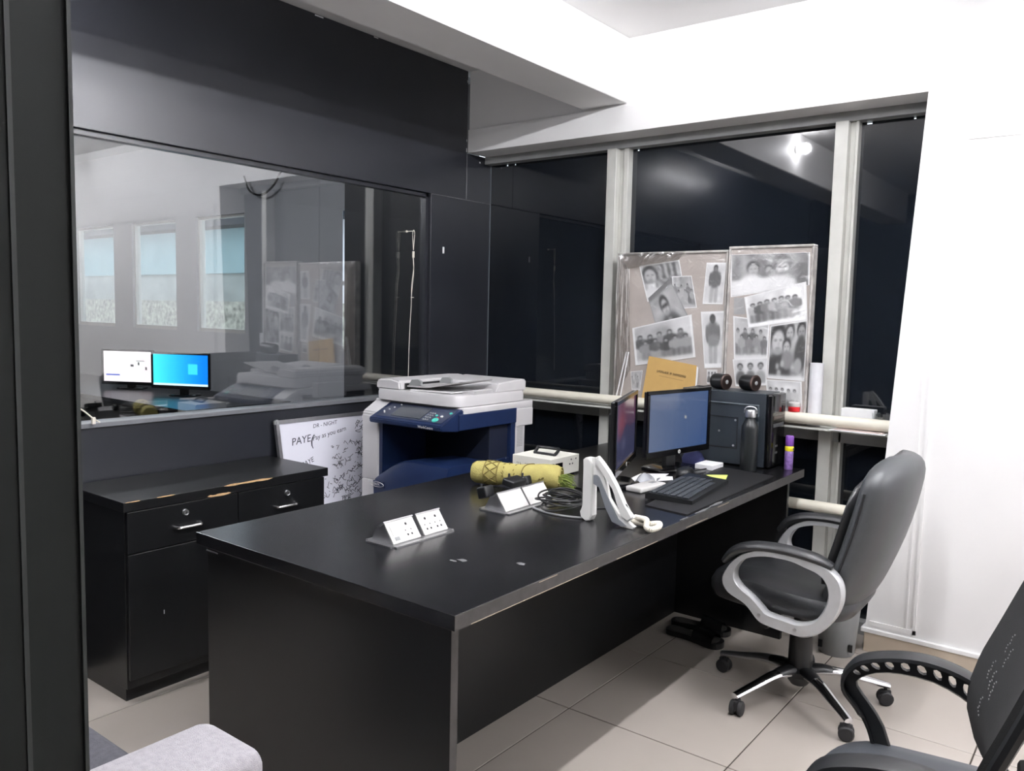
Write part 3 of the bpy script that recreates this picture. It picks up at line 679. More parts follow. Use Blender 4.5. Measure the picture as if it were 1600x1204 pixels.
# ---- white desk telephone standing on end, with coiled cord
ph = thing('desk_telephone', 'white desk telephone standing on its edge with coiled cord', 'telephone', (-1.30, 2.22, DZ))
DB = DZ-.755
legL = [(-1.395, .953), (-1.387, .960), (-1.370, .960), (-1.362, .943), (-1.357, .775), (-1.364, .759), (-1.380, .755), (-1.398, .766), (-1.402, .782), (-1.389, .803)]
body = [(-1.370, .960), (-1.351, .966), (-1.326, .930), (-1.314, .886), (-1.302, .838), (-1.266, .793), (-1.220, .770), (-1.207, .763), (-1.212, .755), (-1.249, .756), (-1.284, .766), (-1.333, .873), (-1.342, .909), (-1.349, .912), (-1.357, .910), (-1.361, .897)]
grey = [(-1.357, .906), (-1.345, .909), (-1.336, .903), (-1.304, .846), (-1.263, .780), (-1.231, .763), (-1.246, .7585), (-1.284, .768), (-1.310, .809), (-1.335, .872), (-1.357, .879)]
hand = [(-1.343, .970), (-1.329, .955), (-1.300, .924), (-1.270, .882), (-1.244, .828), (-1.207, .794), (-1.225, .778), (-1.252, .793), (-1.266, .829), (-1.272, .858), (-1.282, .878), (-1.317, .918), (-1.352, .944)]
def slabxz(poly, y0, y1, bev):
    t = B(); prism(t, poly, y0, y1, 'xz'); es = [e for e in t.edges if abs(e.verts[0].co.y-e.verts[1].co.y) < .001]
    bmesh.ops.bevel(t, geom=es, offset=bev, segments=2, affect='EDGES'); bmesh.ops.triangulate(t, faces=[q for q in t.faces if len(q.verts) > 6]); return t
mesh_obj('stand_leg', slabxz(legL, 2.197, 2.232, .003), PHONEW, ph)
mesh_obj('body', slabxz(body, 2.206, 2.224, .002), PHONEW, ph)
mesh_obj('underside', slabxz(grey, 2.202, 2.207, .001), mat('phone_grey', (128, 132, 138), .4), ph)
mesh_obj('handset', slabxz(hand, 2.198, 2.219, .004), PHONEW, ph, smooth=True)
def helix(center, R0, pitch, turns, n=10):
    P = smoothpath(center, 24); out = []; tot = turns*n
    for i in range(tot+1):
        q = i/tot*(len(P)-1); a = int(min(q, len(P)-2)); c = P[a].lerp(P[a+1], q-a); tg = (P[a+1]-P[a]).normalized()
        s = tg.cross(Vector((0, 0, 1))).normalized(); u = s.cross(tg); th = 2*math.pi*i/n
        out.append(c+R0*(math.cos(th)*s+math.sin(th)*u))
    return out
t = B(); z_ = DZ+.0105
tube(t, helix([(-1.240, 2.255, z_+.004), (-1.215, 2.262, z_), (-1.190, 2.262, z_), (-1.170, 2.290, z_), (-1.158, 2.284, z_), (-1.146, 2.245, z_), (-1.152, 2.212, z_), (-1.172, 2.222, z_+.002), (-1.185, 2.246, z_+.016), (-1.212, 2.258, z_+.015), (-1.235, 2.262, z_+.014)], .0068, 0, 62), .0031, 5)
mesh_obj('coiled_cord', t, CORDW, ph, smooth=True)

# ---- monitors on the desk
def img_red():
    yy, xx = np.mgrid[0:48, 0:72]; y, x = yy/48, xx/72
    a = np.zeros((48, 72, 3))+np.array([.26, .27, .40])
    top = np.clip(1.25-y*1.9-.25*np.sin(x*5), 0, 1)[:, :, None]; a = a*(1-top)+np.array([.45, .30, .40])*top
    blob = np.exp(-(((x-.25)/.28)**2+((y-.32)/.26)**2))[:, :, None]; a = a*(1-blob)+np.array([.60, .33, .40])*blob
    hill = ((y > .46) & (x > .5-.2*(y-.46)) | (y > .50+.1*np.sin(x*9)))[:, :, None]; a = np.where(hill, a*.25+np.array([.28, .29, .42])*.75, a)
    b2 = np.exp(-(((x-.4)/.12)**2+((y-.68)/.1)**2))[:, :, None]; a = a+b2*.10
    return a
def img_slate():
    yy, xx = np.mgrid[0:40, 0:64]; y, x = yy/40, xx/64
    t_ = np.clip(.15+.85*x*(.6+.5*y), 0, 1)[:, :, None]; a = np.array([.44, .49, .60])*(1-t_)+np.array([.25, .36, .56])*t_
    a[17:19, 38:40] = .75; return a
SCRD = attrmat('dim_screen', .12, .33); SCRD2 = attrmat('dim_blue_screen', .12, .46)
def facing(a, b_):     # screen spanning from left edge a to right edge b seen from its front
    d = Vector((b_[0]-a[0], b_[1]-a[1])); return ((a[0]+b_[0])/2, (a[1]+b_[1])/2), math.atan2(d.y, d.x), d.length
c_, rz_, wd_ = facing((-1.480, 2.533), (-1.660, 3.010))
monitor('monitor', 'black monitor with a dim red and purple screen, seen edge-on', c_, rz_, wd_, .282, .826, img_red(), DZ, emat=SCRD, group='monitors on the black desk', logo=True)
c_, rz_, wd_ = facing((-1.591, 2.975), (-1.516, 3.425))
monitor('monitor', 'black monitor with a slate blue screen in front of the tower', c_, rz_, wd_, .282, .826, img_slate(), DZ, emat=SCRD2, group='monitors on the black desk', logo=True)

# ---- desk mat, keyboard, mouse, papers
tag(mesh_obj('desk_mat', prism(B(), [(-1.335, 2.515), (-1.165, 2.49), (-1.185, 3.36), (-1.44, 3.40)], DZ+.0003, DZ+.004, 'xy'), mat('mat_black', (16, 16, 18), .5, noise=.2, nscale=20)), 'thin black desk mat under the keyboard', 'mat')
KO = Vector((-1.322, 2.842, DZ+.004)); kb = thing('keyboard', 'black computer keyboard on the mat before the blue screen', 'keyboard', tuple(KO), R(97)); kb.scale = (1.0, 1.12, 1.15)
t = B(); prism(t, [(-.075, 0), (.082, 0), (.082, .014), (.07, .020), (-.075, .012)], -.225, .225, 'yz'); mesh_obj('body', t, BLKP, kb, local=True)
t = B()
for row in range(6):
    x = -.215
    wds = {0: [.0135]*22, 5: [.022, .018, .018, .10, .018, .018, .022]+[.0135]*6}.get(row, [.0155]*14+[.030]+[.0135]*6)
    for wq in wds:
        if x+wq > .217: break
        y = .058-row*.0215; zc = .0135+(y+.075)/.145*.0065
        box(t, x+.001, x+wq-.001, y-.009, y+.009, zc-.001, zc+.0045, .0012, seg=1); x += wq+.0018
stuff(mesh_obj('keys', t, mat('key_black', (38, 42, 48), .5), kb, local=True))
ms = thing('computer_mouse', 'black computer mouse behind the keyboard', 'mouse', (-1.475, 3.12, DZ))
t = B(); rings(t, [superring(-1.475, 3.12, DZ+z, .032*s, .052*s, 24, 2.4) for z, s in ((0, .92), (.008, 1), (.020, .95), (.030, .75), (.036, .4))]); mesh_obj('shell', t, BLKP, ms, smooth=True)
mesh_obj('wheel', bx(-1.478, -1.472, 3.14, 3.155, DZ+.026, DZ+.037, .002), RUB, ms)
wx = thing('white_gadget', 'small white plastic device lying left of the keyboard', 'device', (-1.466, 2.765, DZ), R(84))
mesh_obj('case', bx(-.085, .085, -.036, .036, 0, .020, .006, 3), SOCK, wx, smooth=True, local=True); mesh_obj('display', bx(.03, .065, -.008, .012, .0195, .0206), GREYP, wx, local=True)
def sheet(name, label, poly, z, m, th=.0012, cat='paper'):
    return tag(mesh_obj(name, prism(B(), poly, z, z+th, 'xy'), m), label, cat)
sheet('paper_sheet', 'white paper slip lying under the plastic sleeve', [(-1.60, 2.84), (-1.50, 2.92), (-1.54, 3.10), (-1.63, 3.02)], DZ+.0002, PAPER)
sheet('paper_sheet', 'white note card between sleeve and keyboard', [(-1.505, 2.915), (-1.462, 2.985), (-1.495, 3.045), (-1.56, 3.00)], DZ+.002, PAPER, .002)
t = B(); P0 = [(-1.55, 2.83), (-1.475, 2.80), (-1.505, 2.96), (-1.59, 2.98)]
g = bmesh.ops.create_grid(t, x_segments=14, y_segments=14, size=1)
for v in t.verts:
    a, b_ = (v.co.x+1)/2, (v.co.y+1)/2; p = [(P0[0][k]*(1-a)+P0[1][k]*a)*(1-b_)+(P0[3][k]*(1-a)+P0[2][k]*a)*b_ for k in (0, 1)]
    v.co = (p[0], p[1], DZ+.006+.030*math.exp(-((a-.25)/.25)**2-((b_-.5)/.35)**2)+.004*math.sin(a*9+b_*5))
bmesh.ops.solidify(t, geom=t.faces, thickness=.001); tag(mesh_obj('plastic_sleeve', t, mat('sleeve_grey', (168, 170, 174), .18, spec=.8, noise=.12, nscale=20), smooth=True), 'crumpled grey plastic sleeve in front of the red screen', 'sleeve')
sheet('sticky_note', 'yellow green sticky note at the back corner of the keyboard', [(-1.405, 3.17), (-1.285, 3.085), (-1.335, 3.235)], DZ+.0045, NOTE, .0008, 'note')
tag(mesh_obj('white_box', bx(-1.515, -1.43, 3.30, 3.41, DZ, DZ+.022, .002), PAPER), 'flat white box between the blue screen and the tower', 'box')
tag(mesh_obj('cloth_bundle', rings(B(), [superring(-1.58, 3.42, DZ+z, .05*s, .035*s, 20, 2.2) for z, s in ((0, 1), (.02, 1.05), (.045, .8), (.06, .4))]), mat('navy_cloth', (50, 54, 96), .9), smooth=True), 'small navy bundle behind the blue screen', 'bundle')
cable('cable', 'thin black cable beside the flat white box on the desk', [(-1.47, 3.175, DZ+.008), (-1.475, 3.20, DZ+.008), (-1.465, 3.24, DZ+.008), (-1.455, 3.285, DZ+.008)], .003, BLKP)

# ---- computer tower with speakers, bottle and spray can
px0, px1, pyf, pyb, pz = -1.68, -1.252, 3.492, 3.665, 1.088
pc = thing('computer_tower', 'dark grey computer tower standing at the far end of the desk', 'computer', ((px0+px1)/2, 3.57, DZ))
t = B(); box(t, px0, px1-.03, pyf, pyb, DZ+.006, pz, .003); mesh_obj('case', t, PCB, pc)
t = B(); box(t, px1-.03, px1, pyf+.001, pyb-.001, DZ+.006, pz-.001, .010, seg=3); mesh_obj('front_bezel', t, BLKG, pc, smooth=True)
t = B(); tube(t, smoothpath([(px0+.02, pyf, pz-.055), (px1-.09, pyf, pz-.055), (px1-.067, pyf, pz-.06), (px1-.062, pyf, pz-.08), (px1-.062, pyf, DZ+.12)], 5), .005, 6); mesh_obj('side_rib', t, mat('rib_grey', (64, 72, 78), .4), pc, smooth=True)
t = B(); box(t, px0+.02, px1-.155, pyf-.002, pyf+.001, DZ+.215, DZ+.218); box(t, px0+.02, px1-.155, pyf-.002, pyf+.001, DZ+.075, DZ+.080); box(t, px1-.157, px1-.153, pyf-.002, pyf+.001, DZ+.075, DZ+.218); mesh_obj('panel_groove', t, BLKP, pc)
t = B()
for x, z in ((px1-.165, DZ+.205), (px1-.17, DZ+.09), (px1-.24, DZ+.15)): lathe(t, [(.005, 0), (.005, -.003), (0, -.004)], (x, pyf, z), 12, 'y')
mesh_obj('screws', t, STEEL, pc)
for k, z in enumerate((pz-.105, pz-.14)): mesh_obj('drive_bay', bx(px1-.001, px1+.003, pyf+.015, pyb-.03, z-.008, z+.008, .001), mat('bay_%d' % k, (72, 62, 58) if k == 0 else (60, 62, 64), .3), pc)
mesh_obj('power_button', bx(px1-.001, px1+.003, pyb-.05, pyb-.02, pz-.085, pz-.055, .002), BLKP, pc)
for z in (DZ+.07, DZ+.10): mesh_obj('usb_port', bx(px1-.001, px1+.002, pyf+.055, pyf+.08, z-.004, z+.004), STEEL, pc)
for x in (px0+.04, px1-.06): mesh_obj('foot', bx(x-.02, x+.02, pyf+.01, pyf+.13, DZ, DZ+.007), RUB, pc)
for k, (x, y) in enumerate(((-1.52, 3.555), (-1.40, 3.60))):
    sp = thing('speaker', ['small round black speaker on the tower, beside the blue screen', 'small round black speaker on the tower, nearer its front corner'][k], 'speaker', (x, y, pz), R(-20), 'speakers on the tower')
    Rr = .036
    t = B(); lathe(t, [(0, -.042), (Rr*.85, -.042), (Rr*.97, -.036), (Rr, -.02), (Rr, .026)], (0, 0, Rr), 28, 'x'); mesh_obj('body', t, BLKP, sp, smooth=True, local=True)
    t = B(); lathe(t, [(Rr, .026), (Rr*1.02, .028), (Rr*1.02, .033), (Rr*.9, .036), (Rr*.8, .036)], (0, 0, Rr), 28, 'x'); mesh_obj('ring', t, mat('copper_ring', (62, 48, 44), .35, metal=.4), sp, smooth=True, local=True)
    t = B(); lathe(t, [(Rr*.8, .036), (Rr*.55, .028), (Rr*.5, .027)], (0, 0, Rr), 28, 'x'); mesh_obj('cone', t, RUB, sp, smooth=True, local=True)
    t = B(); lathe(t, [(Rr*.52, .027), (Rr*.45, .033), (Rr*.2, .037), (0, .038)], (0, 0, Rr), 24, 'x'); mesh_obj('dust_cap', t, GREYP, sp, smooth=True, local=True)
cable('cable', 'thin black speaker wire on top of the tower', [(-1.555, 3.56, pz+.02), (-1.58, 3.57, pz+.012), (-1.62, 3.585, pz+.004), (-1.66, 3.60, pz+.004)], .0022, BLKP)
bt = thing('water_bottle', 'tall black metal water bottle with steel cap beside the tower', 'bottle', (-1.325, 3.43, DZ))
t = B(); lathe(t, [(0, 0), (.034, 0), (.036, .004), (.036, .185), (.034, .198), (.026, .214), (.0215, .222), (.0215, .232)], (-1.325, 3.43, DZ), 28); mesh_obj('body', t, BOTTLE, bt, smooth=True)
t = B(); lathe(t, [(.0225, .232), (.0245, .234), (.0245, .262), (.022, .266), (0, .267)], (-1.325, 3.43, DZ), 28); cp_ = mesh_obj('cap', t, STEEL, bt, smooth=True)
t = B(); tube(t, smoothpath([(-1.352, 3.43, DZ+.25), (-1.352, 3.43, DZ+.266), (-1.34, 3.43, DZ+.277), (-1.31, 3.43, DZ+.277), (-1.298, 3.43, DZ+.266), (-1.298, 3.43, DZ+.25)], 4), .003, 7); mesh_obj('carry_loop', t, STEEL, cp_, smooth=True)
sc = thing('spray_can', 'slim purple spray can with yellow band at the desk corner', 'spray can', (-1.198, 3.575, DZ))
for nm, a, b_, m, rr in (('can', 0, .082, PURPL2, .0185), ('band', .082, .104, YELLOW, .0187), ('cap', .104, .150, PURPLE, .0178)):
    t = B(); lathe(t, [(0, a), (rr-.002, a), (rr, a+.003), (rr, b_-.003), (rr-.002, b_), (0, b_)], (-1.198, 3.575, DZ), 22); mesh_obj(nm, t, m, sc, smooth=True)
t = B()
for k in range(5): box(t, -1.1795+.0003, -1.1787, 3.566+.004*k, 3.568+.004*k, DZ+.089, DZ+.097)
mesh_obj('band_print', t, INK, sc)

# ================================================================== PRINTER
PX0, PX1, PY0, PY1 = -2.912, -2.352, 2.622, 3.23
pn = thing('photocopier', 'large white and navy photocopier standing behind the desk', 'printer', (-2.63, 2.93, 0))
t = B(); box(t, PX0, PX1, PY0+.02, PY1-.06, .06, .50, .004); box(t, PX0+.002, PX1-.004, PY0, PY0+.02, .06, .615, .004); mesh_obj('lower_body', t, PWHITE, pn)
for k, z in enumerate((.08, .22, .36)): mesh_obj('paper_drawer', bx(PX0+.05, PX1-.01, PY0-.008, PY0+.01, z, z+.13, .004), PWHITE, pn)
for x in (PX0+.06, PX1-.06):
    for y in (PY0+.08, PY1-.12):
        t = B(); lathe(t, [(.028, -.015), (.03, 0), (.028, .015)], (x, y, .03), 14, 'x'); mesh_obj('caster', t, RUB, pn, smooth=True)
        mesh_obj('caster_fork', bx(x-.02, x+.02, y-.012, y+.012, .04, .065), GREYP, pn)
# tall left column, back wall, right rear column of the output bay
mesh_obj('front_column', bx(PX0, PX0+.115, PY0, PY0+.30, .615, .925, .008, 3), PWHITE, pn, smooth=True)
mesh_obj('column_blue_side', bx(PX0+.114, PX0+.135, PY0+.006, PY0+.30, .60, .925), PBLUE, pn)
mesh_obj('rear_body', bx(PX0, PX1-.02, PY0+.30, PY1-.06, .50, .93, .004), PBLUED, pn)
mesh_obj('side_column', bx(PX1-.10, PX1, PY0+.47, PY1-.06, .50, .925, .004), PWHITE, pn)
mesh_obj('side_column_blue', bx(PX1-.12, PX1+.001, PY0+.435, PY0+.47, .50, .955, .002), PBLUE, pn)
t = B()
for k in range(14): box(t, PX1-.001, PX1+.0008, PY0+.485, PY0+.53, .775+k*.0075, .778+k*.0075)
mesh_obj('vent_grille', t, GREYP, pn)
# output tray: navy bulging shelf
t = B(); tp = []
for i in range(17):
    u = i/16; x = PX0+.10+u*(PX1-PX0-.10); zt = .635+.105*math.sin(min(1, u*1.9)*math.pi/2); sec = []
    for (y, z) in ((PY0-.012, .50), (PY0-.016, zt-.045), (PY0-.004, zt-.008), (PY0+.02, zt), (PY0+.30, zt-.015), (PY0+.43, zt-.01), (PY0+.43, .50)): sec.append((x, y, z))
    tp.append(sec)
rings(t, tp); mesh_obj('output_tray', t, PBLUE, pn, smooth=True)
t = B(); lathe(t, [(0, 0), (.004, 0), (.004, .003), (0, .0035)], (PX1, PY0+.40, .73), 10, 'x'); mesh_obj('screw', t, STEEL, pn)
# scanner deck
mesh_obj('scanner_deck', bx(PX0-.004, PX1+.002, PY0+.09, PY1, .955, .992, .006, 3), PWHITE, pn, smooth=True)
mesh_obj('deck_side', bx(PX1-.08, PX1+.003, PY0+.47, PY1, .872, .958, .004), PWHITE, pn)
mesh_obj('deck_blue_side', bx(PX1-.03, PX1+.004, PY0+.06, PY0+.475, .893, .965, .003), PBLUE, pn)
t = B(); prism(t, [(PY0, .905), (PY0+.02, .895), (PY0+.12, .92), (PY0+.12, .985), (PY0+.10, .992), (PY0+.004, .938)], PX0, PX0+.11, 'yz'); bmesh.ops.bevel(t, geom=list(t.edges), offset=.006, segments=2, affect='EDGES'); mesh_obj('deck_corner', t, PWHITE, pn, smooth=True)
# control panel: sloped blue nose with grey face
nose = [(PY0-.05, .900), (PY0-.052, .922), (PY0+.085, .984), (PY0+.11, .984), (PY0+.11, .90), (PY0+.06, .888)]
t = B(); prism(t, nose, PX0+.105, PX1-.002, 'yz'); bmesh.ops.bevel(t, geom=list(t.edges), offset=.004, segments=2, affect='EDGES'); cpn = mesh_obj('control_panel', t, PBLUE, pn, smooth=True)
dv = Vector((0, .137, .062)).normalized(); nv = Vector((0, -dv.z, dv.y)); og = Vector((PX0+.115, PY0-.050, .9235))
def cpp(a, b_, n): return og+Vector((1, 0, 0))*a+dv*b_+nv*n
def cslab(a0, a1, b0, b1, n0, n1):
    bm = B(); vs = [bm.verts.new(cpp(a, b_, n)) for n in (n0, n1) for a, b_ in ((a0, b0), (a1, b0), (a1, b1), (a0, b1))]
    for q in ((0, 3, 2, 1), (4, 5, 6, 7), (0, 1, 5, 4), (1, 2, 6, 5), (2, 3, 7, 6), (3, 0, 4, 7)): bm.faces.new([vs[i] for i in q])
    return bm
mesh_obj('panel_face', cslab(.02, .425, .02, .142, 0, .0015), PANEL, cpn)
mesh_obj('touch_screen', cslab(.10, .285, .032, .125, .001, .0035), PSCR, cpn)
def button(a, b_, rr, m):
    t = B(); n8 = 14; lo, hi = [], []
    for k in range(n8):
        c, s = rr*math.cos(2*math.pi*k/n8), rr*math.sin(2*math.pi*k/n8); lo.append(cpp(a+c, b_+s, .001)); hi.append(cpp(a+c*.9, b_+s*.9, .005))
    rings(t, [lo, hi]); mesh_obj('button', t, m, cpn)
button(.372, .040, .017, GREENB); button(.385, .072, .007, SOCK); button(.375, .058, .004, RED); button(.412, .105, .007, GREENB); button(.352, .075, .006, GREENB)
for i in range(4):
    for j in range(3): button(.305+j*.013, .035+i*.018, .0042, GREYP)
for a, b_ in ((.035, .06), (.05, .08), (.065, .10), (.045, .05), (.085, .128)): button(a, b_, .004, SOCK)
textmesh('WorkCentre', .017, SOCK, 'lettering', cpn, parent_matrix(pn).inverted() @ frame_m((PX1-.14, PY0-.0545, .905), (1, 0, 0), (0, .05, 1)), .0002)
bdg = mesh_obj('badge_frame', ringprism(B(), [(PX0+.128+.045*math.cos(a)*1.0, .605+.012*math.sin(a)) for a in np.linspace(0, 2*math.pi, 24, endpoint=False)], [(PX0+.128+.043*math.cos(a), .605+.0105*math.sin(a)) for a in np.linspace(0, 2*math.pi, 24, endpoint=False)], PY0-.0225, PY0-.018), SOCK, pn)
textmesh('XEROX', .015, SOCK, 'badge_letters', bdg, parent_matrix(pn).inverted() @ frame_m((PX0+.094, PY0-.019, .600), (1, 0, 0), (0, 0, 1)), .0008)
mesh_obj('logo_block', bx(PX0+.10, PX0+.17, PY0-.0185, PY0-.010, .590, .620), PBLUE, pn)
# document feeder lid
def fslant(x, y): return .992
t = B(); lid = [superring(-2.632, 2.945, z, .272*s, .262*s2, 40, 9) for z, s, s2 in ((.995, 1, 1), (1.03, 1.0, 1.0), (1.044, .985, .985))]
rings(t, lid); mesh_obj('feeder_base', t, PWHITE, pn, smooth=True)
t = B(); prism(t, [(-2.90, 1.04), (-2.90, 1.075), (-2.885, 1.09), (-2.80, 1.095), (-2.745, 1.085), (-2.735, 1.04)], 2.70, 3.20, 'xz'); bmesh.ops.bevel(t, geom=list(t.edges), offset=.008, segments=3, affect='EDGES'); mesh_obj('feeder_cover', t, PWHITE, pn, smooth=True)
t = B(); prism(t, [(2.965, 1.04), (3.20, 1.04), (3.20, 1.092), (3.17, 1.098), (2.985, 1.085)], -2.74, -2.372, 'yz'); bmesh.ops.bevel(t, geom=list(t.edges), offset=.006, segments=2, affect='EDGES'); mesh_obj('feeder_back', t, PWHITE, pn, smooth=True)
mesh_obj('feed_slot', bx(-2.736, -2.725, 2.73, 2.98, 1.050, 1.075), BLKP, pn)
t = B(); prism(t, [(-2.73, 1.058), (-2.60, 1.062), (-2.40, 1.098), (-2.395, 1.104), (-2.60, 1.069), (-2.73, 1.066)], 2.735, 2.965, 'xz'); mesh_obj('feeder_tray', t, PGREY, pn)
for y in (2.745, 2.955):
    t = B(); prism(t, [(-2.72, 1.066), (-2.64, 1.070), (-2.64, 1.088), (-2.66, 1.098), (-2.70, 1.094)], y-.006, y+.006, 'xz'); mesh_obj('paper_guide', t, GREYP, pn)
tag(mesh_obj('paper_sheet', prism(B(), [(-2.70, 1.0455), (-2.445, 1.0485), (-2.445, 1.0525), (-2.70, 1.0495)], 2.73, 2.93, 'xz'), PAPER), 'printed sheets lying in the photocopier feeder tray', 'paper')
mesh_obj('tray_tongue', prism(B(), [(-2.44, 1.044), (-2.365, 1.044), (-2.362, 1.060), (-2.38, 1.064), (-2.44, 1.05)], 2.80, 2.93, 'xz'), PWHITE, pn)
mesh_obj('hinge_block', bx(PX0-.05, PX0-.002, 2.80, 3.0, .94, 1.02, .006), PWHITE, pn)

# ================================================================== PIN BOARDS, PHOTOS, LEDGE THINGS
def wrapped_board(label, x0, x1, z0, z1, yf, yb, seed):
    T = thing('pin_board', label, 'board', ((x0+x1)/2, (yf+yb)/2, z0), group='plastic-wrapped photo boards')
    mesh_obj('panel', bx(x0+.006, x1-.006, yf+.010, yb, z0, z1-.006), BOARDM, T)
    t = B(); e = .004
    box(t, x0, x1, yf, yb+.001, z1-.012, z1, .003); box(t, x0, x0+.010, yf, yb+.001, z0, z1-.012, .002); box(t, x1-.010, x1, yf, yb+.001, z0, z1-.012, .002)
    mesh_obj('edge_trim', t, mat('clear_plastic_edge', (186, 182, 178), .12, spec=.9, noise=.35, nscale=16), T)
    t = B(); n = 30; g = bmesh.ops.create_grid(t, x_segments=n, y_segments=n, size=1); rr = random.Random(seed); ph_ = [rr.random()*6 for _ in range(8)]
    for v in t.verts:
        a, b_ = (v.co.x+1)/2, (v.co.y+1)/2
        dy = .0016*math.sin(a*11+b_*7+ph_[0])+.0013*math.sin(a*23-b_*15+ph_[1])+.001*math.sin(b_*31+a*5+ph_[2])
        v.co = (x0+.003+a*(x1-x0-.006), yf+.0005+dy, z0+b_*(z1-z0-.004))
    mesh_obj('plastic_wrap', t, WRAP, T, smooth=True)
    if seed == 1:                                                  # loose folds of plastic along the top and left edge
        for nm, q in (('top_fold', [(x0+.004, z1-.002), (x1-.22, z1-.002), (x1-.26, z1-.045), (x0+.05, z1-.085)]), ('side_fold', [(x0+.003, z1-.01), (x0+.075, z1-.085), (x0+.10, z0+.20), (x0+.003, z0+.02)])):
            t = B(); bmesh.ops.create_grid(t, x_segments=22, y_segments=14, size=1)
            for v in t.verts:
                a, b_ = (v.co.x+1)/2, (v.co.y+1)/2; p = [(q[0][k]*(1-a)+q[1][k]*a)*(1-b_)+(q[3][k]*(1-a)+q[2][k]*a)*b_ for k in (0, 1)]
                v.co = (p[0], yf-.003-.006*math.sin(math.pi*b_)*(.6+.5*math.sin(a*17+ph_[3]))-.003*math.sin(a*41+b_*9), p[1])
            mesh_obj(nm, t, FOLD, T, smooth=True)
        for k, (xa, xb) in enumerate(((x0+.02, x0+.075), (x0+.045, x0+.088))):
            t = B(); tube(t, [(xa, yf-.004, z0+.04), ((xa+xb)/2, yf-.006, z0+.16), (xb, yf-.004, z0+.29)], .0035, 6); mesh_obj('fold_crease', t, PAPER, T, smooth=True)
    return T
FOLD = glassmat('plastic_fold', (.86, .85, .84), .24, .22)
wrapped_board('left plastic-wrapped photo board standing on the window ledge', -2.196, -1.590, .937, 1.738, 3.735, 3.782, 1)
wrapped_board('right plastic-wrapped photo board, slightly taller, beside the paper roll', -1.584, -1.186, .937, 1.752, 3.727, 3.782, 2)

def cv(h=72, w_=52, bg=.8): 
    a = np.full((h, w_), bg); return a
def grid_(a): 
    h, w_ = a.shape; yy, xx = np.mgrid[0:h, 0:w_]; return xx/(w_-1), yy/(h-1)
def soft(d, k=40): return 1/(1+np.exp(np.clip(-d*k, -60, 60)))
def ell(a, cx, cy, rx, ry, val, k=14):
    x, y = grid_(a); m = soft(1-np.sqrt(((x-cx)/rx)**2+((y-cy)/ry)**2), k); a[:] = a*(1-m)+val*m
def rect(a, x0, y0, x1, y1, val, k=70):
    x, y = grid_(a); m = soft(x-x0, k)*soft(x1-x, k)*soft(y-y0, k)*soft(y1-y, k); a[:] = a*(1-m)+val*m
def blotch(a, amt, sc, seed):
    g = np.random.default_rng(seed); h, w_ = a.shape; n = g.random((max(2, int(sc*h/w_)), max(2, sc)))
    yi = np.linspace(0, n.shape[0]-1.001, h); xi = np.linspace(0, n.shape[1]-1.001, w_); y0 = yi.astype(int); x0 = xi.astype(int); fy = (yi-y0)[:, None]; fx = (xi-x0)[None]
    y1 = np.minimum(y0+1, n.shape[0]-1); x1 = np.minimum(x0+1, n.shape[1]-1)
    b_ = n[y0][:, x0]*(1-fy)*(1-fx)+n[y0][:, x1]*(1-fy)*fx+n[y1][:, x0]*fy*(1-fx)+n[y1][:, x1]*fy*fx
    a += amt*(b_-.5)
def head(a, cx, cy, r, hair=.25, skin=.72, asp=1.):
    ry = r*1.25*asp; ell(a, cx, cy-ry*.25, r*1.12, ry*1.02, hair); ell(a, cx, cy+ry*.1, r*.86, ry*.86, skin)
    for s in (-1, 1): ell(a, cx+s*r*.36, cy-ry*.04, r*.22, ry*.10, skin-.22, 6)
    ell(a, cx+r*.1, cy+ry*.25, r*.16, ry*.16, skin-.07, 6); ell(a, cx, cy+ry*.54, r*.32, ry*.09, skin-.20, 6); ell(a, cx, cy+ry*.80, r*.55, ry*.22, skin-.16, 4)
def figure(a, cx, top, h, wd, cloth, legs, hair=.2, skin=.6):
    rect(a, cx-wd*.42, top+h*.52, cx-wd*.03, top+h, legs); rect(a, cx+wd*.05, top+h*.52, cx+wd*.42, top+h, legs)
    ell(a, cx, top+h*.37, wd*.55, h*.24, cloth); ell(a, cx-wd*.5, top+h*.38, wd*.16, h*.17, cloth); ell(a, cx+wd*.5, top+h*.38, wd*.16, h*.17, cloth)
    ell(a, cx, top+h*.085, wd*.24, h*.085, hair); ell(a, cx, top+h*.115, wd*.17, h*.065, skin)
def border(a, b_=.03, val=.95, bottom=None):
    x, y = grid_(a); m = (x < b_) | (x > 1-b_) | (y < b_) | (y > 1-(bottom or b_)); a[m] = val
def im_face():
    a = cv(56, 64, .72); blotch(a, .3, 9, 1); rect(a, .35, .0, .95, .6, .5); blotch(a, .35, 16, 2); head(a, .22, .30, .17, .25, .72); ell(a, .2, .95, .35, .32, .85)
    for i in range(6): rect(a, .55+.07*i, .05, .58+.07*i, .4, .85 if i % 2 else .25)
    border(a, .02); return a
def im_group(seed, n, bg=.75, rows=1, dark=.35):
    a = cv(60, 72, bg); blotch(a, .25, 8, seed); r = random.Random(seed)
    for q in range(rows):
        for i in range(n):
            cx = .12+.76*(i+.5*(q % 2))/max(1, n-.5)+.02*(r.random()-.5); figure(a, cx, .22+.16*q+.05*r.random(), .62-.1*q, .17, dark+.4*r.random(), .3+.4*r.random(), .2, .55+.1*r.random())
    rect(a, 0, .90, 1, 1, bg+.12); border(a, .03); return a
def im_sung():
    a = cv(60, 52, .66); blotch(a, .18, 6, 5); rect(a, .0, .0, 1, .10, .4); ell(a, .5, .92, .36, .42, .28); rect(a, .44, .6, .56, .9, .6); head(a, .48, .36, .14, .22, .74); rect(a, .36, .32, .60, .38, .15); rect(a, 0, .9, 1, 1, .8); return a
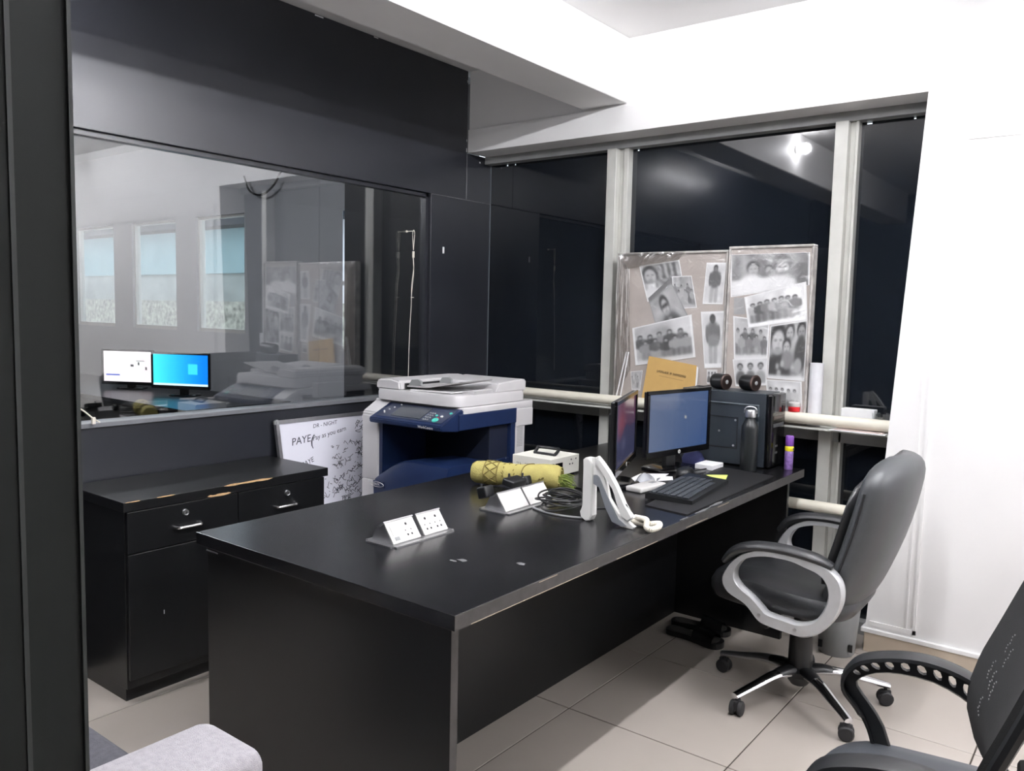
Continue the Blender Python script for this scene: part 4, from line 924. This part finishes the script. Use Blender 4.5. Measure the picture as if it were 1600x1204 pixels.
def im_stand(back=False):
    a = cv(84, 44, .84); blotch(a, .15, 5, 7 if back else 8)
    figure(a, .5, .05, .92, .52 if back else .46, .42 if back else .34, .66, .22, .3 if back else .45)
    if back: rect(a, .28, .42, .78, .60, .52)
    border(a, .03, .95, .08 if back else .03); return a
def im_selfie(seed, txt=False):
    a = cv(72, 64, .6); blotch(a, .4, 9, seed); ell(a, .25, .92, .36, .42, .2); head(a, .24, .30, .20, .16, .75); head(a, .55, .18, .11, .2, .68); head(a, .48, .42, .10, .2, .7); ell(a, .5, .66, .15, .16, .5); head(a, .86, .18, .11, .12, .6); ell(a, .86, .55, .16, .30, .25); ell(a, .80, .75, .10, .13, .62)
    if txt:
        for (x, y) in ((.22, .72), (.34, .68)): rect(a, x, y, x+.07, y+.09, .92); rect(a, x+.025, y+.025, x+.05, y+.06, .25)
        rect(a, .26, .84, .35, .93, .9); rect(a, .29, .87, .32, .93, .25)
    rect(a, 0, .93, 1, 1, .95); border(a, .025); return a
def im_wide():
    a = cv(48, 88, .55); blotch(a, .35, 12, 21); rect(a, .0, .62, .7, 1, .88); head(a, .30, .38, .075, .25, .7, 1.7); ell(a, .27, .85, .17, .35, .9); head(a, .50, .42, .05, .3, .66, 1.6); ell(a, .66, .25, .12, .22, .45); head(a, .67, .38, .095, .4, .72, 1.6); rect(a, .56, .16, .78, .26, .62); ell(a, .68, .95, .2, .3, .86); rect(a, .84, .3, 1, .9, .4); border(a, .02); return a
def im_three():
    a = cv(50, 64, .82); blotch(a, .12, 6, 31)
    for cx, c in ((.2, .35), (.5, .4), (.8, .6)): ell(a, cx, .8, .17, .36, c); head(a, cx, .30, .075, .22, .6, 1.2)
    rect(a, 0, .92, 1, 1, .93); border(a, .03); return a
def blur(a, n=2):
    for _ in range(n):
        p = np.pad(a, 1, mode='edge'); a = (p[:-2, 1:-1]+p[2:, 1:-1]+p[1:-1, :-2]+p[1:-1, 2:]+2*p[1:-1, 1:-1])/6
    return a
def photo(label, q, y, img, grp='photos pinned on the wrapped boards'):
    rim = img.copy(); img = blur(img, 1); img = .08+.98*img; hh, ww = img.shape
    if hh > 10: img[:2], img[-2:], img[:, :2], img[:, -2:] = rim[:2], rim[-2:], rim[:, :2], rim[:, -2:]
    TL, TR, BR, BL = q
    def pt(u, v):
        x = (TL[0]*(1-u)+TR[0]*u)*(1-v)+(BL[0]*(1-u)+BR[0]*u)*v; z = (TL[1]*(1-u)+TR[1]*u)*(1-v)+(BL[1]*(1-u)+BR[1]*u)*v
        return (x, y, z)
    o = attr_grid('photo_print', img, pt, PRINT); tag(o, label, 'photo', grp); return o
yL, yR = 3.7435, 3.7355
photo('photo print of a close face at the top left of the boards', [(-2.072, 1.67), (-1.848, 1.697), (-1.80, 1.50), (-2.017, 1.487)], yL, im_face())
photo('photo print of a crowd beside the top left face photo', [(-1.884, 1.615), (-1.778, 1.618), (-1.742, 1.461), (-1.866, 1.452)], yL-.0008, im_group(4, 3, .6, 2))
photo('tilted photo print of a person in sunglasses and dark top', [(-2.013, 1.505), (-1.897, 1.605), (-1.752, 1.36), (-1.93, 1.27)], yL-.0012, im_sung())
photo('wide photo print of a crowd above the brown envelope', [(-2.099, 1.35), (-1.769, 1.428), (-1.738, 1.218), (-2.071, 1.158)], yL-.0018, im_group(9, 5, .72, 2, .25))
photo('narrow photo of one standing figure, upper middle of the boards', [(-1.702, 1.68), (-1.600, 1.678), (-1.610, 1.479), (-1.715, 1.479)], yL, im_stand())
photo('narrow photo of one figure seen from behind, lower middle of the boards', [(-1.722, 1.442), (-1.600, 1.448), (-1.600, 1.174), (-1.690, 1.167)], yL, im_stand(True))
photo('small photo scrap low on the left board beside the left speaker', [(-1.677, 1.16), (-1.623, 1.163), (-1.624, 1.096), (-1.674, 1.092)], yL, im_three())
photo('small photo scrap hanging left of the brown envelope', [(-2.10, 1.125), (-2.03, 1.135), (-2.04, 1.03), (-2.09, 1.03)], yL, im_group(14, 2, .66))
photo('wide photo print of smiling people across the top of the right board', [(-1.581, 1.714), (-1.205, 1.716), (-1.200, 1.57), (-1.568, 1.513)], yR, im_wide())
photo('tilted white photo print of a standing group on the right board', [(-1.501, 1.514), (-1.215, 1.586), (-1.200, 1.414), (-1.474, 1.37)], yR-.001, im_group(17, 7, .88, 1, .3))
photo('grey photo print of people at a table, lower left of the right board', [(-1.552, 1.425), (-1.373, 1.403), (-1.374, 1.23), (-1.538, 1.218)], yR, im_group(23, 4, .74, 2, .35))
photo('photo print of several people taking a selfie in a lettered dark shirt', [(-1.369, 1.384), (-1.200, 1.414), (-1.200, 1.136), (-1.372, 1.139)], yR-.0006, im_selfie(3, True))
photo('photo print of three people above the speakers', [(-1.544, 1.218), (-1.372, 1.236), (-1.375, 1.105), (-1.523, 1.09)], yR-.0014, im_three())
photo('pale photo print at the bottom right corner of the boards', [(-1.379, 1.133), (-1.212, 1.134), (-1.200, .99), (-1.36, .99)], yR, im_group(29, 5, .8, 1, .5))
photo('blank grey paper slip between the photos of the right board', [(-1.552, 1.511), (-1.501, 1.511), (-1.491, 1.433), (-1.549, 1.432)], yR, cv(8, 8, .62))
env = thing('brown_envelope', 'brown paper envelope with dark print hung on the left board', 'envelope', (-1.86, 3.7335, 1.03))
eq = [(-1.985, 1.212), (-1.721, 1.178), (-1.728, .99), (-2.022, .97)]
mesh_obj('envelope_body', prism(B(), eq, 3.7215, 3.725, 'xz'), BROWN, env)
mesh_obj('letter_edge', prism(B(), [(-1.722, 1.176), (-1.713, 1.168), (-1.719, .99), (-1.729, .99)], 3.722, 3.7245, 'xz'), PAPER, env)
t = B(); r = random.Random(2); ux = Vector((.264, 0, -.034)).normalized(); uzv = Vector((.034, 0, .264)).normalized()
def estroke(a, b_, la, lb):
    o = Vector((-1.985, 3.7211, 1.212)); p = [o+ux*(a+da)+uzv*(-b_+db) for da, db in ((0, 0), (la, 0), (la, lb), (0, lb))]; t.faces.new([t.verts.new(x) for x in p])
a = .058
while a < .215:
    if not (.120 < a < .128 or .137 < a < .145): estroke(a, .072, .0026, .013 if r.random() > .3 else .009); estroke(a, .072+.002*r.random()-.010*r.random(), .0050, .0026)
    a += .0056
for i in range(30): estroke(.075+i*.0044, .088, .003, .0016)
mesh_obj('envelope_print', t, mat('envelope_ink', (92, 74, 48), .8), env)

jr = thing('red_jar', 'small jar with red label and white lid on the ledge', 'jar', (-1.218, 3.700, 1.0))
jr.location = (-1.232, 3.712, .9985)
for nm, a, b_, rr, m in (('jar_body', -.0, .022, .026, RED), ('lid', .022, .042, .025, SOCK)):
    t = B(); lathe(t, [(0, a), (rr-.001, a), (rr, a+.002), (rr, b_-.003), (rr-.003, b_), (0, b_)], (0, 0, 0), 22); mesh_obj(nm, t, m, jr, smooth=True, local=True)
t = B(); rl = 2*math.pi*3; n = 72
for i in range(n):
    pass
pr1 = thing('paper_roll', 'white paper roll standing beside the right photo board', 'paper roll', (-1.154, 3.755, .935))
t = B(); lathe(t, [(.024, 0), (.030, 0), (.030, .285), (.024, .285), (.0235, .01)], (-1.154, 3.755, .936), 24); mesh_obj('outer_sheet', t, mat('roll_paper', (214, 214, 218), .5, noise=.05, nscale=30), pr1, smooth=True)
t = B(); lathe(t, [(.016, 0), (.019, 0), (.019, .282), (.016, .282)], (-1.152, 3.756, .936), 20); mesh_obj('inner_sheet', t, PAPER, pr1, smooth=True)
tag(mesh_obj('white_carton', bx(-1.04, -.90, 3.76, 3.815, .936, 1.028, .003), PAPER), 'white carton on the ledge right of the right mullion', 'carton')
gl = B(); lathe(gl, [(0, .0), (.030, 0), (.034, .004), (.038, .082), (.036, .082), (.032, .008), (0, .006)], (-.872, 3.765, .936), 28); tag(mesh_obj('glass_tumbler', gl, glassmat('tumbler_glass', (.86, .88, .88), .10, .05), smooth=True), 'clear glass tumbler on the ledge beside the white pier', 'tumbler')
for k, (z, x0, x1, m, lb) in enumerate(((.9355, -1.06, -.83, PAPER, 'lowest white envelope lying on the right end of the ledge'), (.9395, -1.04, -.84, mat('pinkish_paper', (206, 190, 184), .7), 'pinkish envelope on the white one at the ledge end'))):
    tag(mesh_obj('paper_envelope', prism(B(), [(x0, 3.665), (x1, 3.655+.01*k), (x1+.005, 3.75), (x0+.005, 3.75)], z, z+.0035, 'xy'), m), lb, 'envelope', 'envelopes on the ledge')

# ================================================================== EXECUTIVE CHAIR
EC = Vector((-.93, 3.02, 0))
ec = thing('office_chair', 'black leather executive chair with silver armrests at the desk', 'chair', tuple(EC))
outer = [(-1.129, .484), (-1.106, .444), (-1.04, .415), (-.994, .37), (-.961, .358), (-.883, .35), (-.83, .349), (-.777, .379), (-.733, .436), (-.712, .501), (-.719, .56), (-.753, .597), (-.808, .616), (-.883, .627), (-.975, .629), (-1.065, .587), (-1.112, .532)]
inner = [(-1.078, .507), (-1.056, .476), (-1.01, .446), (-.976, .418), (-.956, .403), (-.901, .397), (-.851, .394), (-.80, .415), (-.77, .464), (-.76, .512), (-.772, .552), (-.798, .576), (-.843, .589), (-.896, .601), (-.974, .599), (-1.04, .58), (-1.071, .545)]
padp = [(-1.127, .545), (-1.088, .590), (-1.03, .616), (-.96, .626), (-.883, .626), (-.808, .617), (-.752, .600)]
def sm2(pts, n=4): return [(p.x, p.z) for p in smoothpath([(a, 0, b_) for a, b_ in pts], n, True)]
for y0, nm in ((2.715, 'near'), (3.27, 'far')):
    arm = mesh_obj('armrest', ringprism(B(), sm2(outer), sm2(inner), y0, y0+.045), SILVER, ec, smooth=True)
    t = B(); pp = smoothpath([(x, y0+.022, z+.006) for x, z in padp], 5); nn = len(pp)
    tube(t, pp, [.030*(.55+.45*min(1, 5*min(i, nn-1-i)/nn+.15)) for i in range(nn)], 14, flat=.62, upv=(0, 0, 1)); mesh_obj('arm_pad', t, LEATH, arm, smooth=True)
    t = B()
    for x, z in ((-.985, .392), (-.86, .372)): lathe(t, [(0, -.002), (.006, -.002), (.006, .002), (0, .002)], (x, y0, z), 12, 'y')
    mesh_obj('bolts', t, STEEL, arm)
# seat
t = B(); rs = []
for z, s in ((.385, .86), (.395, .95), (.42, 1.0), (.455, 1.0), (.478, .95), (.488, .80), (.482, .4)):
    rs.append([(x-.0, y, zz+.018*((x+.97)/-.26)*(1 if z > .44 else 0)-.03*max(0, (-1.16-x)/.06)*(1 if z > .44 else 0)) for x, y, zz in superring(-.97, 3.02, z, .262*s, .262*s, 40, 4.2)])
rings(t, rs); mesh_obj('seat', t, LEATH, ec, smooth=True)
# backrest: leaning shell, rounded, thick; grey outer side
def backring(z):
    u = (z-.42)/(.965-.42); uu = max(0., min(1., u))
    xc = -.765+.150*uu+.018*math.sin(uu*math.pi); hw = .215+.050*math.sin(min(1., uu*1.25)*math.pi/2)
    th = .064+.008*math.sin(uu*math.pi); e = f_ = 1.0
    if u > .80: e = math.sqrt(max(.03, 1-((u-.80)/.20)**3.2)); f_ = math.sqrt(max(.05, 1-((u-.80)/.20)**3.0*.86))
    if u < .12: e = math.sqrt(max(.05, 1-((.12-u)/.12)**2)); f_ = .75+.25*e
    return xc, hw*f_, th*e
def backpts(z, side):
    xc, hw, th = backring(z); out = []; n = 44
    for k in range(n):
        a = 2*math.pi*k/n; c, s = math.cos(a), math.sin(a)
        yy = math.copysign(abs(s)**.72, s)
        out.append((xc-.026*yy*yy+th*math.copysign(abs(c)**.72, c), 3.02+hw*yy, z))
    return out
zs = [.42, .424, .432, .445, .465, .50, .55, .60, .66, .72, .78, .83, .87, .90, .925, .942, .955, .962, .965]
t = B(); rings(t, [backpts(z, 0) for z in zs]); bk = mesh_obj('backrest', t, LEATHG, ec, smooth=True)
t = B(); rs = []
for z in np.linspace(.47, .895, 14):
    xc, hw, th = backring(z); q = (z-.47)/.425; e = math.sqrt(max(.03, 1-abs(2*q-1)**6)); rs.append([(xc-th+.012+.026*math.copysign(abs(math.cos(a))**.8, math.cos(a))*e-.03*abs(math.sin(a))**2, 3.02+(hw-.028)*e*math.copysign(abs(math.sin(a))**.7, math.sin(a)), z) for a in np.linspace(0, 2*math.pi, 32, endpoint=False)])
rings(t, rs); mesh_obj('front_cushion', t, LEATH, ec, smooth=True)
for sgn in (-1, 1):
    t = B(); pts = [(backring(z)[0]-.040, 3.02+sgn*(backring(z)[1]-.001), z) for z in np.linspace(.47, .86, 12)]; tube(t, pts, .004, 6); mesh_obj('piping', t, LEATH, bk, smooth=True)
# mechanism, gas lift, star base
t = B(); box(t, -1.06, -.84, 2.93, 3.11, .335, .388, .008); mesh_obj('mechanism', t, BLKP, ec)
t = B(); lathe(t, [(0, -.035), (.016, -.035), (.021, -.02), (.021, .02), (.016, .03), (0, .03)], (-.985, 2.80, .345), 14, 'y'); tube(t, [(-.985, 2.82, .35), (-.98, 2.94, .36)], .006, 8); mesh_obj('tilt_knob', t, BLKP, ec, smooth=True)
t = B(); lathe(t, [(.046, .10), (.044, .13), (.041, .245), (.034, .25), (.030, .25), (.030, .335)], (EC.x, EC.y, 0), 22); mesh_obj('gas_lift_cover', t, BLKP, ec, smooth=True)
t = B(); lathe(t, [(0, .055), (.03, .055), (.045, .075), (.062, .095), (.062, .115), (.045, .128), (0, .13)], (EC.x, EC.y, 0), 22); mesh_obj('hub', t, BLKP, ec, smooth=True)
for k in range(5):
    a = R(174+72*k); d = Vector((math.cos(a), math.sin(a), 0)); rad = .31
    tip = EC+d*rad
    t = B(); pp = smoothpath([EC+d*.04+Vector((0, 0, .108)), EC+d*.13+Vector((0, 0, .112)), EC+d*.22+Vector((0, 0, .094)), EC+d*(rad+.012)+Vector((0, 0, .072))], 4); nn = len(pp)
    tube(t, pp, [.027-.011*i/nn for i in range(nn)], 12, flat=.62); lg = mesh_obj('leg', t, CHROME if k not in (0,) else STEEL, ec, smooth=True)
    t = B(); pp = smoothpath([EC+d*.02+Vector((0, 0, .112)), EC+d*.07+Vector((0, 0, .118)), EC+d*.115+Vector((0, 0, .114))], 4); tube(t, pp, [.032-.010*i/len(pp) for i in range(len(pp))], 12, flat=.62); mesh_obj('leg_sleeve', t, BLKP, lg, smooth=True)
    t = B(); side = Vector((-d.y, d.x, 0)); rot = Matrix.Rotation(a+.5*(k % 3), 4, 'Z')
    cz = B()
    for s in (-1, 1): lathe(cz, [(0, -.009), (.022, -.009), (.0265, -.005), (.0265, .005), (.022, .009), (0, .009)], (0, s*.014, .0265), 16, 'y')
    box(cz, -.022, .02, -.008, .008, .02, .056, .004); lathe(cz, [(.007, .05), (.007, .075)], (0, 0, 0), 10)
    cz.transform(Matrix.Translation(tip) @ rot); mesh_obj('caster', cz, RUB, ec, smooth=True)
    t.free()

# ================================================================== MESH CHAIR in the right foreground
mc = thing('office_chair', 'black mesh-back chair with holed arm loop, right foreground', 'chair', (-.225, 1.92, 0))
t = B(); rs = []
for z, s in ((.415, .90), (.425, .97), (.45, 1.0), (.478, .985), (.492, .93), (.498, .75), (.496, .4)):
    rs.append([(x, y, zz-.035*max(0, (-.40-x)/.12)**2*(1 if z > .44 else 0)-.010*abs((y-1.66)/.26)**3*(1 if z > .47 else 0)) for x, y, zz in superring(-.27, 1.66, z, .262*s, .285*s, 44, 4.0)])
rings(t, rs); mesh_obj('seat', t, SEATG, mc, smooth=True)
a2o = [(-.405, .45), (-.425, .515), (-.451, .559), (-.481, .596), (-.476, .635), (-.447, .668), (-.383, .689), (-.319, .695), (-.257, .684), (-.205, .660)]
a2i = [(-.368, .45), (-.393, .525), (-.424, .570), (-.452, .605), (-.447, .623), (-.414, .642), (-.368, .651), (-.304, .648), (-.253, .629), (-.205, .600)]
def arm2(y0, y1, name):
    o_ = [(p.x, p.z) for p in smoothpath([(a, 0, b_) for a, b_ in a2o], 2)]; i_ = [(p.x, p.z) for p in smoothpath([(a, 0, b_) for a, b_ in a2i], 2)]
    n = len(o_); t = B(); V = {}
    def mixp(k, q): return (o_[k][0]*(1-q)+i_[k][0]*q, o_[k][1]*(1-q)+i_[k][1]*q)
    prof = [(.0, y0+.005), (.10, y0), (.90, y0), (1., y0+.005), (1., y1-.005), (.90, y1), (.10, y1), (.0, y1-.005)]
    for k in range(n):
        for j, (q, y) in enumerate(prof):
            x, z = mixp(k, q); V[k, j] = t.verts.new((x, y, z))
    holes = set(range(8, n-2))
    for k in range(n-1):
        rim = {}
        for j in range(8):
            j2 = (j+1) % 8; quad = [V[k, j], V[k, j2], V[k+1, j2], V[k+1, j]]
            if k in holes and j in (1, 5):                          # oval through-hole in the flat cheek
                c = sum((v.co for v in quad), Vector())/4; m8 = []
                e = [quad[0].co, (quad[0].co+quad[1].co)/2, quad[1].co, (quad[1].co+quad[2].co)/2, quad[2].co, (quad[2].co+quad[3].co)/2, quad[3].co, (quad[3].co+quad[0].co)/2]
                for i in range(8): m8.append(t.verts.new(c+(e[i]-c)*(.42 if i % 2 == 0 else .56)))
                for s_ in range(4):
                    A, Bv = quad[s_], quad[(s_+1) % 4]; i0, i1, i2 = m8[2*s_], m8[2*s_+1], m8[(2*s_+2) % 8]
                    t.faces.new((A, i1, i0)); t.faces.new((A, Bv, i1)); t.faces.new((Bv, i2, i1))
                rim[j] = m8
            else: t.faces.new(quad)
        if rim:
            a8, b8 = rim[1], rim[5]; b8 = [min(b8, key=lambda v, w_=w_: (v.co.x-w_.co.x)**2+(v.co.z-w_.co.z)**2) for w_ in a8]
            for i in range(8): t.faces.new((a8[i], a8[(i+1) % 8], b8[(i+1) % 8], b8[i]))
    t.faces.new([V[0, j] for j in range(8)]); t.faces.new([V[n-1, j] for j in range(8)][::-1])
    return mesh_obj(name, t, BLKP, mc, smooth=True)
for ya in (1.905, 1.405):
    am = arm2(ya, ya+.014, 'armrest')
    oo = smoothpath([(a, 0, b_) for a, b_ in a2o], 4); t = B(); rs = []; nn = len(oo)
    for k, p in enumerate(oo):
        tg = (oo[min(k+1, nn-1)]-oo[max(k-1, 0)]).normalized(); nr = Vector((-tg.z, 0, tg.x)); nr = nr if nr.z > 0 or nr.x < -.3 else -nr
        w0 = .028 if k > 6 else .016
        rs.append([(p.x+nr.x*q, ya+.007+yy*w0, p.z+nr.z*q) for yy, q in ((-1, -.004), (-.9, .003), (0, .0065), (.9, .003), (1, -.004), (0, -.003))])
    rings(t, rs); mesh_obj('arm_top', t, BLKP, am, smooth=True)
# back: frame and mesh panel (curved)
prof = [(.50, -.150), (.532, -.185), (.571, -.208), (.621, -.224), (.662, -.226), (.729, -.208), (.806, -.178), (.908, -.140), (1.0, -.108), (1.06, -.09)]
def backx(z): return float(np.interp(z, [p[0] for p in prof], [p[1] for p in prof]))
def halfw(z): return float(np.interp(z, [.5, .56, .64, .75, .9, 1.0, 1.06], [.17, .205, .235, .245, .235, .215, .17]))
t = B(); rs = []
for z in np.linspace(.50, 1.06, 24):
    hw = halfw(z); x = backx(z); row = []
    for k in range(17):
        u = -1+2*k/16; row.append((x+.035*(1-u*u), 1.66+hw*u, z))
    rs.append(row)
vs = [[t.verts.new(p) for p in r_] for r_ in rs]
for a in range(len(vs)-1):
    for k in range(16): t.faces.new((vs[a][k], vs[a][k+1], vs[a+1][k+1], vs[a+1][k]))
bmesh.ops.recalc_face_normals(t, faces=t.faces); bmesh.ops.solidify(t, geom=t.faces, thickness=.016); mb_ = mesh_obj('mesh_back', t, MESHM, mc, smooth=True)
t = B(); loop = [(backx(z)+.006, 1.66+halfw(z), z) for z in np.linspace(.50, 1.06, 20)]+[(backx(z)+.006, 1.66-halfw(z), z) for z in np.linspace(1.06, .50, 20)]
tube(t, loop, .012, 8, closed=True, upv=(1, 0, 0)); mesh_obj('back_frame', t, BLKP, mc, smooth=True)
t = B(); r = random.Random(8)
for (u, z) in ((.62, .80), (.50, .78), (.68, .735), (.56, .725), (.45, .715), (.60, .665)):
    for k in range(7):
        uu = u+.012*(k % 3)-.01+.006*r.random(); zz = z+.006*(k-3); x = backx(zz)+.035*(1-uu*uu)-.0175; y = 1.66+halfw(zz)*uu
        box(t, x-.0006, x+.001, y-.0016, y+.0016, zz-.0012, zz+.0012)
mesh_obj('worn_threads', t, mat('light_thread', (150, 150, 148), .8), mb_)
mesh_obj('spine', bx(-.155, -.115, 1.60, 1.72, .36, .62, .01), BLKP, mc)
mesh_obj('seat_plate', bx(-.40, -.12, 1.53, 1.79, .36, .416, .006), BLKP, mc)
t = B(); lathe(t, [(.045, .10), (.04, .24), (.03, .25), (.03, .37)], (-.27, 1.66, 0), 18); mesh_obj('gas_lift_cover', t, BLKP, mc, smooth=True)
for k in range(5):
    a = R(20+72*k); c = Vector((-.27, 1.66, 0)); d = Vector((math.cos(a), math.sin(a), 0))
    t = B(); tube(t, [c+d*.02+Vector((0, 0, .11)), c+d*.15+Vector((0, 0, .105)), c+d*.29+Vector((0, 0, .07))], [.028, .022, .016], 10, flat=.7); mesh_obj('leg', t, BLKP, mc, smooth=True)
    t = B(); lathe(t, [(.02, -.02), (.0265, -.012), (.0265, .012), (.02, .02)], tuple(c+d*.29+Vector((0, 0, .0265))), 14, 'y'); box(t, (c+d*.29).x-.008, (c+d*.29).x+.008, (c+d*.29).y-.008, (c+d*.29).y+.008, .03, .07); mesh_obj('caster', t, RUB, mc, smooth=True)

mc.rotation_euler = (0, 0, R(8))

# ================================================================== FLOOR THINGS, SOFA
def slipper(label, x, y, rz):
    T = thing('slipper', label, 'slipper', (x, y, 0), rz, 'slippers under the desk')
    sole = [(-.135, .0), (-.125, .030), (-.09, .038), (-.03, .032), (.03, .038), (.09, .048), (.125, .036), (.138, .0), (.125, -.036), (.09, -.046), (.03, -.036), (-.03, -.030), (-.09, -.036), (-.125, -.028)]
    sp_ = [(p.x, p.y) for p in smoothpath([(a, b_, 0) for a, b_ in sole], 3, True)]
    t = B(); prism(t, sp_, 0, .024, 'xy'); mesh_obj('sole', t, BLKP, T, local=True)
    t = B(); rs = []
    for i in range(7):
        xx = .01+.095*i/6; hh = .050-.018*i/6; ww = .045; rs.append([(xx, ww*math.cos(q), .020+hh*math.sin(q)) for q in np.linspace(0, math.pi, 12)])
    vs = [[t.verts.new(p) for p in r_] for r_ in rs]
    for a in range(6):
        for k in range(11): t.faces.new((vs[a][k], vs[a][k+1], vs[a+1][k+1], vs[a+1][k]))
    bmesh.ops.solidify(t, geom=t.faces, thickness=.004); mesh_obj('strap', t, BLKP, T, smooth=True, local=True)
    mesh_obj('footbed', prism(B(), [(a*.86, b_*.8) for a, b_ in sp_], .024, .0255, 'xy'), mat('footbed_grey', (58, 57, 54), .8), T, local=True)
slipper('black slipper on the floor nearer to the modesty panel', -1.50, 3.40, R(8)); slipper('black slipper on the floor nearer to the executive chair', -1.47, 3.27, R(-4))
bn = thing('dustbin', 'grey plastic dustbin on the floor behind the executive chair', 'bin', (-.945, 3.56, 0))
t = B(); lathe(t, [(0, .004), (.068, .0), (.072, .006), (.088, .21), (.093, .214), (.093, .222), (.087, .222), (.070, .012), (0, .010)], (-.945, 3.555, 0), 30); mesh_obj('bucket', t, GREYP, bn, smooth=True)
for a in (-2.2, -.6):
    x, y = -.945+.083*math.cos(a), 3.555+.083*math.sin(a); mesh_obj('side_slot', bx(x-.008, x+.008, y-.004, y+.004, .03, .06), BLKP, bn)

sf = thing('sofa', 'grey sofa with pale felt armrest beside the dark post', 'sofa', (-1.7, .5, 0))
t = B(); box(t, -1.44, -1.235, .0, .89, .10, .60, .035, seg=4); mesh_obj('armrest', t, FELT, sf, smooth=True)
t = B(); box(t, -2.02, -1.445, .0, .865, .22, .45, .04, seg=4); mesh_obj('seat_cushion', t, SOFAD, sf, smooth=True)
mesh_obj('base', bx(-2.02, -1.24, .01, .86, .06, .22, .01), SOFAD, sf)
for x in (-1.98, -1.29):
    for y in (.06, .82): mesh_obj('leg', bx(x-.02, x+.02, y-.02, y+.02, 0, .10), BLKP, sf)
